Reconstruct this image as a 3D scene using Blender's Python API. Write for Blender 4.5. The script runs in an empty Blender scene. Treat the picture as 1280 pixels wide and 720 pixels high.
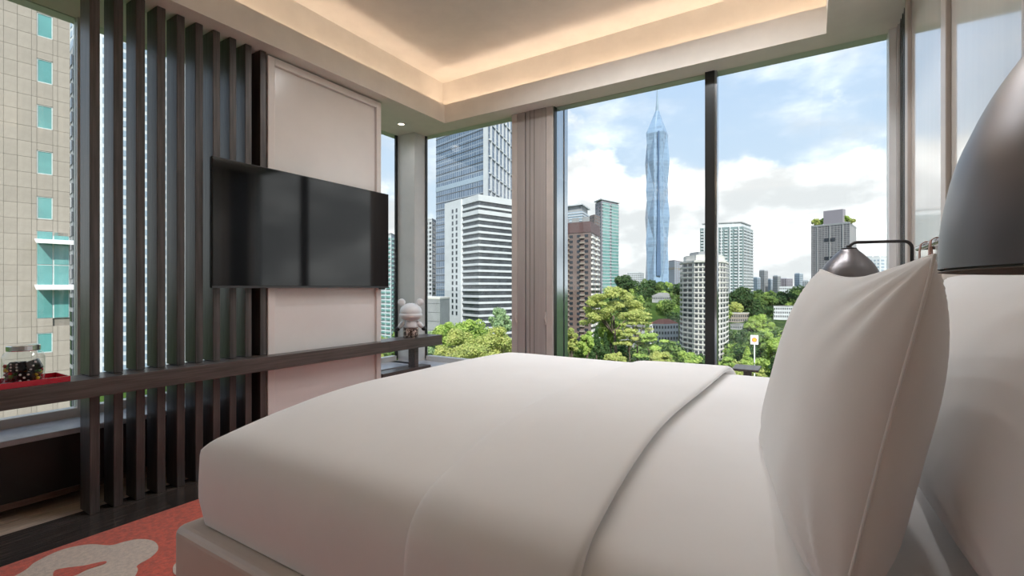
import bpy, math, random
import numpy as np
from mathutils import Vector, Matrix, noise as mn

random.seed(7)
S = bpy.context.scene
COL = S.collection
PI = math.pi

# ------------------------------------------------------------------ camera
HEYE = 1.15
YAW = math.atan(375 / 600)
FW = np.array([-math.sin(YAW), math.cos(YAW)])
RT = np.array([math.cos(YAW), math.sin(YAW)])
cam_d = bpy.data.cameras.new('camera')
cam_d.sensor_width = 36.0
cam_d.lens = 36.0 * 600 / 1280
cam_d.clip_start = 0.02
cam_d.clip_end = 6000
cam = bpy.data.objects.new('camera', cam_d)
COL.objects.link(cam)
cam.location = (0, 0, HEYE)
cam.rotation_euler = (PI / 2, 0, YAW)
S.camera = cam

S.view_settings.view_transform = 'Standard'
S.view_settings.look = 'None'
S.view_settings.gamma = 1.0
S.view_settings.use_curve_mapping = False
S.view_settings.exposure = 0.74
S.cycles.use_denoising = True
S.cycles.max_bounces = 10
S.cycles.diffuse_bounces = 6
S.cycles.transparent_max_bounces = 16
S.cycles.sample_clamp_indirect = 6.0


def XY(px, t):
    """plan position on the sight line of a picture column at depth t"""
    p = t * (FW + (px - 640) / 600 * RT)
    return float(p[0]), float(p[1])


def ZZ(py, t):
    return HEYE + (360 - py) / 600 * t


# ------------------------------------------------------------------ node helper
class NT:
    def __init__(s, tree):
        s.t = tree
        s.n = tree.nodes
        s.l = tree.links

    def add(s, typ, **kw):
        n = s.n.new(typ)
        for k, v in kw.items():
            if k.startswith('i_'):
                n.inputs[k[2:].replace('_', ' ')].default_value = v
            else:
                setattr(n, k, v)
        return n

    def link(s, a, b):
        s.l.new(a, b)

    def val(s, x, sock):
        if hasattr(x, 'is_linked') or isinstance(x, bpy.types.NodeSocket):
            s.l.new(x, sock)
        else:
            sock.default_value = x

    def math(s, op, a, b=None, clamp=False):
        n = s.n.new('ShaderNodeMath')
        n.operation = op
        n.use_clamp = clamp
        s.val(a, n.inputs[0])
        if b is not None:
            s.val(b, n.inputs[1])
        return n.outputs[0]

    def mix(s, f, a, b):
        n = s.n.new('ShaderNodeMix')
        n.data_type = 'RGBA'
        s.val(f, n.inputs[0])
        s.val(a, n.inputs[6])
        s.val(b, n.inputs[7])
        return n.outputs[2]

    def smooth(s, x, lo, hi):
        n = s.n.new('ShaderNodeMapRange')
        n.interpolation_type = 'SMOOTHSTEP'
        s.val(x, n.inputs[0])
        n.inputs[1].default_value = lo
        n.inputs[2].default_value = hi
        return n.outputs[0]

    def noise(s, vec, scale, detail=4, rough=0.5):
        n = s.n.new('ShaderNodeTexNoise')
        n.inputs['Scale'].default_value = scale
        n.inputs['Detail'].default_value = detail
        n.inputs['Roughness'].default_value = rough
        if vec is not None:
            s.l.new(vec, n.inputs['Vector'])
        return n.outputs[0]

    def mapping(s, vec, scale=(1, 1, 1), rot=(0, 0, 0), loc=(0, 0, 0)):
        n = s.n.new('ShaderNodeMapping')
        s.l.new(vec, n.inputs['Vector'])
        n.inputs['Scale'].default_value = scale
        n.inputs['Rotation'].default_value = rot
        n.inputs['Location'].default_value = loc
        return n.outputs[0]


# ------------------------------------------------------------------ world: blue sky with cumulus
W = bpy.data.worlds.new('sky')
S.world = W
W.use_nodes = True
W.node_tree.nodes.clear()
w = NT(W.node_tree)
gen = w.add('ShaderNodeTexCoord').outputs['Generated']
sep = w.add('ShaderNodeSeparateXYZ')
w.link(gen, sep.inputs[0])
el = w.math('MAXIMUM', sep.outputs[2], 0.0)
blue = w.mix(w.smooth(el, 0.0, 0.75), (0.50, 0.59, 0.68, 1), (0.27, 0.42, 0.68, 1))
cv = w.mapping(gen, (1, 1, 1.5), (0, 0, 0.35), (1.7, 0.4, 0.3))
n1 = w.noise(cv, 3.1, 9, 0.56)
n2 = w.noise(w.mapping(gen, (1, 1, 2.6), (0, 0, 0.4), (4.0, 1.3, 0.2)), 5.0, 6, 0.6)
bias = w.math('MULTIPLY', w.math('SUBTRACT', 1.0, w.smooth(el, 0.12, 0.31)), 0.19)
cm = w.smooth(w.math('ADD', n1, bias), 0.555, 0.635)
wisp = w.math('MULTIPLY', w.smooth(n2, 0.42, 0.75), 0.60)
cmask = w.math('MAXIMUM', cm, wisp)
cshade = w.noise(w.mapping(gen, (1, 1, 2.2), (0, 0, 0), (0.4, 2.2, 1.1)), 6.5, 7, 0.55)
ccol = w.mix(w.smooth(cshade, 0.38, 0.76), (0.59, 0.60, 0.615, 1), (1.35, 1.34, 1.33, 1))
sky = w.mix(cmask, blue, ccol)
sky = w.mix(w.smooth(sep.outputs[2], -0.12, -0.01), (0.30, 0.33, 0.30, 1), sky)
bg = w.add('ShaderNodeBackground')
w.link(sky, bg.inputs[0])
bg.inputs[1].default_value = 0.93
wo = w.add('ShaderNodeOutputWorld')
w.link(bg.outputs[0], wo.inputs[0])
W.cycles.sampling_method = 'MANUAL'
W.cycles.sample_map_resolution = 1024

sun_d = bpy.data.lights.new('sun', 'SUN')
sun_d.energy = 3.9
sun_d.angle = 0.02
sun_d.color = (1.0, 0.95, 0.86)
sun = bpy.data.objects.new('sun', sun_d)
COL.objects.link(sun)
sun.rotation_euler = Vector((-0.46, 0.60, -0.66)).to_track_quat('-Z', 'Y').to_euler()

COVE_STRENGTH = 7.4
FILL_SPOT_W = 33.0


# ------------------------------------------------------------------ materials
def new_mat(name):
    m = bpy.data.materials.new(name)
    m.use_nodes = True
    m.node_tree.nodes.clear()
    t = NT(m.node_tree)
    out = t.add('ShaderNodeOutputMaterial')
    return m, t, out


def mat(name, c, rough=0.5, metal=0.0, var=0.08, scale=6.0, stretch=(1, 1, 1), bump=0.0, bscale=80.0,
        spec=0.5, objvar=0.0, sheen=0.0, coat=0.0, rvar=0.0):
    m, t, out = new_mat(name)
    b = t.add('ShaderNodeBsdfPrincipled')
    oc = t.add('ShaderNodeTexCoord').outputs['Object']
    mp = t.mapping(oc, stretch)
    n = t.noise(mp, scale, 5, 0.6)
    lo = tuple(max(0, x * (1 - var)) for x in c) + (1,)
    hi = tuple(min(1, x * (1 + var)) for x in c) + (1,)
    col = t.mix(t.smooth(n, 0.3, 0.7), lo, hi)
    if objvar:
        oi = t.add('ShaderNodeObjectInfo')
        hs = t.add('ShaderNodeHueSaturation')
        t.link(col, hs.inputs['Color'])
        t.link(t.math('ADD', t.math('MULTIPLY', oi.outputs['Random'], 2 * objvar), 1 - objvar), hs.inputs['Value'])
        col = hs.outputs[0]
    t.link(col, b.inputs['Base Color'])
    b.inputs['Roughness'].default_value = rough
    if rvar:
        t.link(t.math('ADD', t.math('MULTIPLY', n, rvar), rough - rvar / 2), b.inputs['Roughness'])
    b.inputs['Metallic'].default_value = metal
    b.inputs['Specular IOR Level'].default_value = spec
    if sheen:
        b.inputs['Sheen Weight'].default_value = sheen
    if coat:
        b.inputs['Coat Weight'].default_value = coat
        b.inputs['Coat Roughness'].default_value = 0.06
    if bump:
        bn = t.add('ShaderNodeBump')
        bn.inputs['Strength'].default_value = bump
        bn.inputs['Distance'].default_value = 0.01
        t.link(t.noise(mp, bscale, 4, 0.6), bn.inputs['Height'])
        t.link(bn.outputs[0], b.inputs['Normal'])
    t.link(b.outputs[0], out.inputs[0])
    return m


def glass_mat(name, tint=(0.97, 0.99, 0.985), ior=1.45, gloss=1.0):
    m, t, out = new_mat(name)
    tr = t.add('ShaderNodeBsdfTransparent')
    tr.inputs[0].default_value = tint + (1,)
    gl = t.add('ShaderNodeBsdfGlossy')
    gl.inputs['Roughness'].default_value = 0.0
    fr = t.add('ShaderNodeFresnel')
    geo = t.add('ShaderNodeNewGeometry')       # both faces of a thin sheet reflect alike
    t.link(t.math('ADD', t.math('MULTIPLY', geo.outputs['Backfacing'], 1.0 / ior - ior), ior), fr.inputs[0])
    n = t.noise(t.add('ShaderNodeTexCoord').outputs['Object'], 2.0, 2)
    f = t.math('MULTIPLY', fr.outputs[0], t.math('ADD', t.math('MULTIPLY', n, 0.05), gloss * 0.95))
    mx = t.add('ShaderNodeMixShader')
    t.link(f, mx.inputs[0])
    t.link(tr.outputs[0], mx.inputs[1])
    t.link(gl.outputs[0], mx.inputs[2])
    t.link(mx.outputs[0], out.inputs[0])
    return m


def emit_mat(name, c, s):
    m, t, out = new_mat(name)
    e = t.add('ShaderNodeEmission')
    n = t.noise(t.add('ShaderNodeTexCoord').outputs['Object'], 3.0, 2)
    t.link(t.mix(n, tuple(x * 0.96 for x in c) + (1,), c + (1,)), e.inputs[0])
    e.inputs[1].default_value = s
    t.link(e.outputs[0], out.inputs[0])
    return m


def leaf_mat(name, c1, c2, c3, scale=0.35):
    m, t, out = new_mat(name)
    oc = t.add('ShaderNodeTexCoord').outputs['Object']
    a = t.smooth(t.noise(oc, scale, 3, 0.6), 0.35, 0.65)
    b = t.smooth(t.noise(oc, scale * 7, 3, 0.6), 0.4, 0.7)
    col = t.mix(b, t.mix(a, c1 + (1,), c2 + (1,)), c3 + (1,))
    d = t.add('ShaderNodeBsdfDiffuse')
    tl = t.add('ShaderNodeBsdfTranslucent')
    t.link(col, d.inputs[0])
    t.link(col, tl.inputs[0])
    mx = t.add('ShaderNodeMixShader')
    mx.inputs[0].default_value = 0.42
    t.link(d.outputs[0], mx.inputs[1])
    t.link(tl.outputs[0], mx.inputs[2])
    t.link(mx.outputs[0], out.inputs[0])
    return m


def grid_mat(name, c_panel, c_line, sx, sz, rough=0.12, lw=0.06, spec=0.8, metal=0.0, off=0.5):
    """glass or panel cladding: fine joint lines too far away to build, per-panel tone differences"""
    m, t, out = new_mat(name)
    b = t.add('ShaderNodeBsdfPrincipled')
    uv = t.add('ShaderNodeUVMap').outputs[0]
    br = t.add('ShaderNodeTexBrick')
    br.offset = 0.0
    t.link(uv, br.inputs['Vector'])
    br.inputs['Color1'].default_value = tuple(x * 0.82 for x in c_panel) + (1,)
    br.inputs['Color2'].default_value = tuple(min(1, x * 1.15) for x in c_panel) + (1,)
    br.inputs['Mortar'].default_value = c_line + (1,)
    br.inputs['Scale'].default_value = 1.0
    br.inputs['Mortar Size'].default_value = lw
    br.inputs['Mortar Smooth'].default_value = 0.0
    br.inputs['Brick Width'].default_value = sx
    br.inputs['Row Height'].default_value = sz
    t.link(br.outputs[0], b.inputs['Base Color'])
    b.inputs['Roughness'].default_value = rough
    b.inputs['Specular IOR Level'].default_value = spec
    b.inputs['Metallic'].default_value = metal
    t.link(b.outputs[0], out.inputs[0])
    return m


M = {}
M['wall'] = mat('wall_paint', (0.78, 0.74, 0.69), 0.55, var=0.03, bump=0.02)
M['ceil'] = mat('ceiling_paint', (0.80, 0.76, 0.70), 0.7, var=0.03, bump=0.02)
M['panel'] = mat('panel_lacquer', (0.80, 0.765, 0.74), 0.22, var=0.03, scale=2, spec=0.4)
M['panel_frame'] = mat('panel_frame_lacquer', (0.78, 0.73, 0.70), 0.3, var=0.03, scale=2, spec=0.4)
M['wenge'] = mat('dark_wood', (0.070, 0.060, 0.056), 0.36, var=0.4, scale=9, stretch=(9, 9, 0.35), bump=0.12, bscale=14, objvar=0.12)
M['desk'] = mat('desk_wood', (0.088, 0.070, 0.062), 0.34, var=0.35, scale=9, stretch=(9, 0.35, 9), bump=0.08, bscale=14)
M['cab'] = mat('black_cabinet', (0.012, 0.012, 0.010), 0.35, var=0.2)
M['cab_rail'] = mat('brown_rail', (0.10, 0.055, 0.04), 0.4, var=0.25, stretch=(8, 0.4, 8))
M['plank_dark'] = mat('dark_floor_plank', (0.060, 0.048, 0.042), 0.20, var=0.45, scale=7, stretch=(10, 0.5, 10), bump=0.05, bscale=12, objvar=0.2, rvar=0.12)
M['plank_lit'] = mat('lit_floor_plank', (0.62, 0.49, 0.39), 0.4, var=0.22, scale=7, stretch=(10, 0.5, 10), objvar=0.1)  # window light on the wood, put into a paler base colour
M['rug'] = mat('red_rug', (0.66, 0.105, 0.055), 0.95, var=0.22, scale=55, bump=0.5, bscale=260, sheen=0.3)
M['rug_white'] = mat('cream_rug', (0.72, 0.60, 0.50), 0.95, var=0.12, scale=60, bump=0.5, bscale=260, sheen=0.3)
M['linen'] = mat('white_linen', (0.86, 0.845, 0.83), 0.75, var=0.015, scale=4, bump=0.035, bscale=420, sheen=0.15, spec=0.25)
M['linen2'] = mat('white_cotton', (0.87, 0.855, 0.845), 0.7, var=0.015, scale=4, bump=0.03, bscale=420, sheen=0.15, spec=0.25)
M['leather'] = mat('beige_leather', (0.60, 0.535, 0.47), 0.42, var=0.04, scale=3, bump=0.06, bscale=220)
M['strap'] = mat('brown_leather', (0.30, 0.15, 0.11), 0.5, var=0.12)
M['chrome'] = mat('chrome', (0.75, 0.75, 0.76), 0.18, 1.0, var=0.04)
M['lampblack'] = mat('dark_bronze', (0.045, 0.042, 0.042), 0.38, 0.6, var=0.1, scale=3)
M['shade_out'] = mat('dark_metal_shade', (0.17, 0.16, 0.165), 0.36, 0.8, var=0.03, scale=5)
M['shade_in'] = mat('shade_inner_enamel', (0.22, 0.20, 0.18), 0.6, var=0.05)
M['frame'] = mat('pale_window_frame', (0.62, 0.60, 0.575), 0.35, var=0.04)
M['frame_dark'] = mat('black_window_frame', (0.018, 0.020, 0.020), 0.3, var=0.15)
M['alu'] = mat('brushed_aluminium', (0.40, 0.43, 0.46), 0.16, 0.9, var=0.06, stretch=(6, 6, 0.3))
M['fin'] = mat('polished_metal_fin', (0.50, 0.55, 0.60), 0.12, 0.85, var=0.05, stretch=(6, 6, 0.3))
M['column'] = mat('column_cladding', (0.38, 0.35, 0.33), 0.45, var=0.05, stretch=(8, 8, 0.3))
M['column_edge'] = mat('column_trim', (0.52, 0.475, 0.44), 0.4, var=0.05)
M['seam'] = mat('dark_seam', (0.10, 0.088, 0.08), 0.6)
M['lacq'] = mat('glossy_cream_panel', (0.72, 0.69, 0.65), 0.13, var=0.02, scale=3, stretch=(6, 6, 0.3), coat=0.7, spec=0.7, bump=0.006, bscale=8)
M['post'] = mat('taupe_post', (0.50, 0.44, 0.40), 0.35, var=0.04)
M['sill'] = mat('grey_stone_sill', (0.50, 0.50, 0.52), 0.3, var=0.12, scale=12)
M['glass'] = glass_mat('window_glass')
M['jarglass'] = glass_mat('jar_glass', (0.93, 0.95, 0.95), 1.5)
M['tvblack'] = mat('black_plastic', (0.012, 0.012, 0.013), 0.35, var=0.1)
M['tvscreen'] = mat('black_screen', (0.006, 0.006, 0.007), 0.065, var=0.1, spec=0.6)
M['traymat'] = mat('red_lacquer', (0.55, 0.012, 0.03), 0.22, var=0.06, coat=0.5)
M['dice'] = mat('black_dice', (0.008, 0.008, 0.008), 0.25)
M['white'] = mat('white_plastic', (0.80, 0.80, 0.80), 0.35, var=0.02)
M['pip'] = mat('white_pips', (0.85, 0.83, 0.83), 0.5, var=0.02)
M['speckle'] = None
M['led'] = emit_mat('warm_led', (1.0, 0.78, 0.60), COVE_STRENGTH)
M['bulb'] = emit_mat('downlight_glow', (1.0, 0.86, 0.68), 2.5)
M['brownfoot'] = mat('dark_paw', (0.02, 0.018, 0.018), 0.5)


def speckle_mat():
    m, t, out = new_mat('speckled_sequins')
    b = t.add('ShaderNodeBsdfPrincipled')
    v = t.add('ShaderNodeTexVoronoi')
    v.inputs['Scale'].default_value = 95
    t.link(t.add('ShaderNodeTexCoord').outputs['Object'], v.inputs['Vector'])
    sp = t.add('ShaderNodeSeparateColor')
    t.link(v.outputs['Color'], sp.inputs[0])
    c = t.mix(t.smooth(sp.outputs[0], 0.3, 0.75), (0.10, 0.07, 0.06, 1), (0.72, 0.62, 0.55, 1))
    t.link(c, b.inputs['Base Color'])
    b.inputs['Roughness'].default_value = 0.35
    t.link(b.outputs[0], out.inputs[0])
    return m


M['speckle'] = speckle_mat()


# ------------------------------------------------------------------ mesh helpers
class MB:
    def __init__(s):
        s.v = []
        s.f = []

    def quadbox(s, p):
        """8 points: bottom 4 ccw, top 4 ccw"""
        b = len(s.v)
        s.v += [tuple(q) for q in p]
        s.f += [tuple(b + i for i in q) for q in
                ((3, 2, 1, 0), (4, 5, 6, 7), (0, 1, 5, 4), (1, 2, 6, 5), (2, 3, 7, 6), (3, 0, 4, 7))]
        return s

    def box(s, x0, x1, y0, y1, z0, z1):
        return s.quadbox([(x0, y0, z0), (x1, y0, z0), (x1, y1, z0), (x0, y1, z0),
                          (x0, y0, z1), (x1, y0, z1), (x1, y1, z1), (x0, y1, z1)])

    def prism(s, pts, z0, z1):
        n = len(pts)
        b = len(s.v)
        s.v += [(p[0], p[1], z0) for p in pts] + [(p[0], p[1], z1) for p in pts]
        s.f += [tuple(b + i for i in range(n - 1, -1, -1)), tuple(b + n + i for i in range(n))]
        s.f += [(b + i, b + (i + 1) % n, b + n + (i + 1) % n, b + n + i) for i in range(n)]
        return s

    def lathe(s, prof, c=(0, 0, 0), n=32, cap=True):
        b = len(s.v)
        for r, z in prof:
            for k in range(n):
                a = 2 * PI * k / n
                s.v.append((c[0] + r * math.cos(a), c[1] + r * math.sin(a), c[2] + z))
        for i in range(len(prof) - 1):
            for k in range(n):
                s.f.append((b + i * n + k, b + i * n + (k + 1) % n, b + (i + 1) * n + (k + 1) % n, b + (i + 1) * n + k))
        if cap:
            s.f.append(tuple(b + k for k in range(n - 1, -1, -1)))
            e = b + (len(prof) - 1) * n
            s.f.append(tuple(e + k for k in range(n)))
        return s

    def tube(s, pts, r, n=10):
        pts = [Vector(p) for p in pts]
        b = len(s.v)
        m = len(pts)
        up = None
        for i, p in enumerate(pts):
            d = (pts[min(i + 1, m - 1)] - pts[max(i - 1, 0)]).normalized()
            if up is None:
                up = Vector((0, 0, 1)) if abs(d.z) < 0.9 else Vector((1, 0, 0))
            a = d.cross(up).normalized()
            up = a.cross(d).normalized()
            rr = r[i] if isinstance(r, (list, tuple)) else r
            for k in range(n):
                t = 2 * PI * k / n
                q = p + rr * (math.cos(t) * a + math.sin(t) * up)
                s.v.append(tuple(q))
        for i in range(m - 1):
            for k in range(n):
                s.f.append((b + i * n + k, b + i * n + (k + 1) % n, b + (i + 1) * n + (k + 1) % n, b + (i + 1) * n + k))
        s.f.append(tuple(b + k for k in range(n - 1, -1, -1)))
        s.f.append(tuple(b + (m - 1) * n + k for k in range(n)))
        return s

    def ball(s, c, r, n=20, m=12):
        prof = [(max(1e-4, math.sin(PI * i / m)), -math.cos(PI * i / m)) for i in range(m + 1)]
        b = len(s.v)
        s.lathe(prof, n=n)
        r = r if isinstance(r, (tuple, list)) else (r, r, r)
        for i in range(b, len(s.v)):
            x, y, z = s.v[i]
            s.v[i] = (c[0] + x * r[0], c[1] + y * r[1], c[2] + z * r[2])
        return s

    def mesh(s, name, m=None, smooth=False):
        me = bpy.data.meshes.new(name)
        me.from_pydata(s.v, [], s.f)
        if m:
            me.materials.append(m)
        if smooth:
            me.polygons.foreach_set('use_smooth', [True] * len(me.polygons))
        me.update()
        return me

    def build(s, name, m, parent=None, smooth=False, bevel=0.0, seg=2, auto=None):
        o = bpy.data.objects.new(name, s.mesh(name, m, smooth))
        COL.objects.link(o)
        if parent:
            o.parent = parent
        if bevel:
            md = o.modifiers.new('bevel', 'BEVEL')
            md.width = bevel
            md.segments = seg
            md.limit_method = 'ANGLE'
        return o


def tag(o, label, cat, group=None):
    o['label'] = label
    o['category'] = cat
    if group:
        o['group'] = group
    return o


def thing(name, label, cat, loc=(0, 0, 0), group=None, rz=0.0):
    o = bpy.data.objects.new(name, None)
    o.empty_display_size = 0.1
    COL.objects.link(o)
    o.location = loc
    o.rotation_euler = (0, 0, rz)
    return tag(o, label, cat, group)


def struct(o, label=None):
    o['kind'] = 'structure'
    if label:
        o['label'] = label
    return o


def sempty(name, label=None):
    o = bpy.data.objects.new(name, None)
    COL.objects.link(o)
    return struct(o, label)


def inst(name, me, parent, loc=(0, 0, 0), scale=(1, 1, 1), rz=0.0):
    o = bpy.data.objects.new(name, me)
    COL.objects.link(o)
    o.parent = parent
    o.location = loc
    o.scale = scale
    o.rotation_euler = (0, 0, rz)
    return o


def box_part(name, m, parent, *b, bevel=0.0):
    return MB().box(*b).build(name, m, parent, bevel=bevel)


# ------------------------------------------------------------------ the room shell
GX, GY = -3.65, 3.76          # glass planes (left, far)
RX, BY = 0.47, -2.6           # right wall, back wall
ZS, ZT = 2.73, 3.20           # soffit, tray ceiling
LX, LY, LR, LB = -2.985, 3.56, 0.075, -2.0   # tray edges

# floor: dark planks, with window light along the left painted as paler planks
fl = struct(MB().box(GX - 0.1, RX + 0.1, BY - 0.1, GY + 0.2, -0.20, -0.02).build('floor', M['seam']), 'dark wooden plank floor with window light painted as paler planks along the left')
pw = 0.122
me_d = MB().box(0.001, pw - 0.001, 0.001, 1.599, -0.02, 0).mesh('plank', M['plank_dark'])
me_l = MB().box(0.001, 0.151, 0.001, 1.599, -0.02, 0).mesh('plank', M['plank_lit'])
k = 0
x = -3.19
while x < RX - 0.02:
    y = BY - 0.5 * (k % 3)
    while y < GY:
        inst('plank', me_d, fl, (x, y, 0))
        y += 1.6
    x += pw
    k += 1
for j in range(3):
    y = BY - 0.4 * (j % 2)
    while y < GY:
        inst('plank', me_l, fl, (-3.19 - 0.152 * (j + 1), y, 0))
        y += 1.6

# ceiling
ce = sempty('ceiling', 'cream tray ceiling with a glowing warm cove around its edge')
cb = MB()
cb.box(GX - 0.12, RX + 0.12, BY - 0.12, GY + 0.12, ZT, ZT + 0.1)
cb.build('tray_panel', M['ceil'], ce)
R_ = 0.15
s_ = MB()
s_.box(GX, LX, BY, GY, ZS, ZS + 0.05)
s_.build('soffit', M['ceil'], ce)
MB().box(LX, LR, LY, GY, ZS, ZS + 0.05).build('soffit', M['ceil'], ce)
MB().box(LR, RX, BY, GY, ZS, ZS + 0.05).build('soffit', M['ceil'], ce)
MB().box(LX, LR, BY, LB, ZS, ZS + 0.05).build('soffit', M['ceil'], ce)
MB().box(LX - 0.02, LX, LB - 0.02, LY + 0.02, ZS + 0.05, 2.905).build('cove_lip', M['ceil'], ce)
MB().box(LX, LR, LY, LY + 0.02, ZS + 0.05, 2.905).build('cove_lip', M['ceil'], ce)
MB().box(LR, LR + 0.02, LB - 0.02, LY + 0.02, ZS + 0.05, 2.905).build('cove_lip', M['ceil'], ce)
MB().box(LX, LR, LB - 0.02, LB, ZS + 0.05, 2.905).build('cove_lip', M['ceil'], ce)
MB().box(GX - 0.1, LX - R_, BY, GY + 0.1, ZS + 0.05, ZT).build('tray_side', M['ceil'], ce)
MB().box(LX - R_, LR + R_, LY + R_, GY + 0.1, ZS + 0.05, ZT).build('tray_side', M['ceil'], ce)
MB().box(LR + R_, RX, BY, GY + 0.1, ZS + 0.05, ZT).build('tray_side', M['ceil'], ce)
MB().box(LX - R_, LR + R_, BY, LB - R_, ZS + 0.05, ZT).build('tray_side', M['ceil'], ce)

# back and right walls
struct(MB().box(GX - 0.12, RX + 0.12, BY - 0.12, BY, -0.2, ZT).build('wall_back', M['wall']), 'plain wall behind the camera')
wr = struct(MB().box(RX, RX + 0.15, BY, GY + 0.1, -0.2, ZT).build('wall_right', M['wall']), 'bed-side wall of glossy cream panels between taupe posts')
py_edges = [3.36, 2.49, 1.62, 0.75, -0.12, -0.99, -1.86]
for a, b in zip(py_edges[:-1], py_edges[1:]):
    box_part('wall_panel', M['lacq'], wr, RX - 0.018, RX, b + 0.045, a - 0.045, 0.1, ZS - 0.02)
for a in py_edges:
    box_part('post', M['post'], wr, RX - 0.035, RX, a - 0.042, a + 0.042, 0.0, ZS, bevel=0.004)
MB().box(RX - 0.012, RX, BY, GY, 0.0, 0.1).build('skirting', M['post'], wr)

# corner column, far pillar, frame posts by the right end
t1 = struct(MB().box(GX, -3.415, 3.60, GY + 0.04, 0, ZS).build('trim_1', M['frame'], bevel=0.004), 'pale square corner column between the two window walls')
t2 = sempty('trim_2', 'taupe clad pillar between the two far windows')
PX0, PX1, PYF = -2.325, -1.905, 3.735
box_part('core', M['column'], t2, PX0, PX1, PYF, GY + 0.06, 0, ZS)
for xa, xb, m_ in ((PX0, -2.265, 'column_edge'), (-2.262, -2.185, 'column'), (-2.172, -1.972, 'column'), (-1.969, PX1, 'column_edge')):
    box_part('cladding_strip', M[m_], t2, xa, xb, PYF - 0.022, PYF, 0.42, ZS, bevel=0.003)
for gx in (-2.135, -2.09):
    box_part('groove', M['seam'], t2, gx, gx + 0.004, PYF - 0.0235, PYF - 0.0215, 0.42, ZS)
for hx in (-2.272, -1.968):
    h = MB().tube([(hx, PYF - 0.03, 0.92), (hx - 0.008, PYF - 0.04, 0.885), (hx, PYF - 0.03, 0.85)], 0.006, 8)
    h.box(hx - 0.008, hx + 0.008, PYF - 0.034, PYF - 0.02, 0.83, 0.94)
    h.build('cord_cleat', M['column_edge'], t2)
t3 = sempty('trim_3', 'shiny metal fin outside the left edge of the large far window')
box_part('jamb_seam', M['frame_dark'], t3, -1.9045, -1.898, 3.735, GY + 0.02, 0, ZS)
box_part('jamb_fin', M['fin'], t3, -1.98, -1.900, GY + 0.02, GY + 0.155, 0, ZS + 0.3)
box_part('jamb_seam', M['frame_dark'], t3, -1.98, -1.897, GY + 0.155, GY + 0.168, 0, ZS + 0.3)
box_part('jamb_fin', M['fin'], t3, -1.98, -1.895, GY + 0.168, GY + 0.235, 0, ZS + 0.3)
t4 = sempty('trim_4', 'narrow dark vertical tracks in the corner beside the glossy wall panels')
box_part('track_post', M['white'], t4, 0.398, 0.435, 3.70, GY + 0.05, 0, ZS, bevel=0.003)
box_part('track_post', M['frame'], t4, 0.436, 0.452, 3.66, GY + 0.05, 0, ZS)
for q, yy in enumerate((3.63, 3.565, 3.50, 3.435)):
    box_part('track', M['frame_dark'], t4, 0.444, 0.47, yy - 0.022, yy + 0.022, 0, ZS)
    box_part('track_bead', M['alu'], t4, 0.440, 0.47, yy - 0.034, yy - 0.024, 0, ZS)

# glazing
ZB = 0.42
def window(name, label, pane, frames):
    o = sempty(name, label)
    for q in pane:
        box_part('pane', M['glass'], o, *q)
    for q, m_ in frames:
        box_part('frame', M[m_], o, *q)
    return o

window('window_1', 'left window wall behind the dark slats',
       [(GX - 0.012, GX, a, b, ZB, ZS) for a, b in ((BY, -0.77), (-0.73, 1.03), (1.07, 3.57))],
       [((GX - 0.04, GX + 0.03, -0.77, -0.73, ZB, ZS), 'frame'), ((GX - 0.04, GX + 0.02, 1.03, 1.07, ZB, ZS), 'frame'),
        ((GX - 0.016, GX + 0.002, 3.57, 3.60, ZB, ZS), 'frame_dark'), ((GX - 0.1, GX, BY, GY, ZS, ZT), 'frame'),
        ((GX - 0.05, GX + 0.012, BY, 3.57, ZB - 0.02, ZB + 0.03), 'frame')])
window('window_2', 'narrow far window beside the corner column',
       [(-3.404, PX0, GY, GY + 0.012, ZB, ZS)],
       [((-3.414, -3.404, GY - 0.004, GY + 0.02, ZB, ZS), 'frame_dark'), ((-3.385, PX0, GY - 0.02, GY + 0.05, ZB - 0.02, ZB + 0.03), 'frame')])
window('window_3', 'large far window with the tall spired tower outside',
       [(-1.898, -0.665, GY, GY + 0.012, ZB, ZS)],
       [((-0.665, -0.600, GY - 0.03, GY + 0.05, ZB, ZS), 'frame_dark'), ((-0.600, -0.585, GY - 0.02, GY + 0.05, ZB, ZS), 'alu'),
        ((-1.898, -0.665, GY - 0.02, GY + 0.05, ZB - 0.02, ZB + 0.03), 'frame')])
window('window_4', 'large far window right of the black mullion',
       [(-0.585, 0.398, GY, GY + 0.012, ZB, ZS)],
       [((-0.585, 0.398, GY - 0.02, GY + 0.05, ZB - 0.02, ZB + 0.03), 'frame')])
struct(MB().box(GX, RX, GY, GY + 0.1, ZS, ZT).build('trim_5', M['frame']), 'window head above the far windows')

# sills
t6 = sempty('trim_6', 'grey stone window sill on a black cabinet below the left windows')
box_part('sill', M['sill'], t6, GX - 0.05, -3.35, BY, 3.56, 0.37, ZB - 0.02, bevel=0.004)
box_part('cabinet_front', M['cab'], t6, GX - 0.05, -3.37, BY, 3.56, 0.085, 0.37)
box_part('plinth_rail', M['cab_rail'], t6, GX - 0.05, -3.362, BY, 3.56, 0.055, 0.085)
MB().box(GX - 0.05, GX, BY, 3.56, -0.1, 0.055).build('plinth', M['cab'], t6)
t7 = sempty('trim_7', 'pale window sill below the far windows')
box_part('sill', M['sill'], t7, GX, RX, GY - 0.28, GY + 0.08, 0.36, ZB - 0.02, bevel=0.004)
box_part('sill_front', M['wall'], t7, GX, RX, GY - 0.24, GY + 0.08, 0.0, 0.36)

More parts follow.
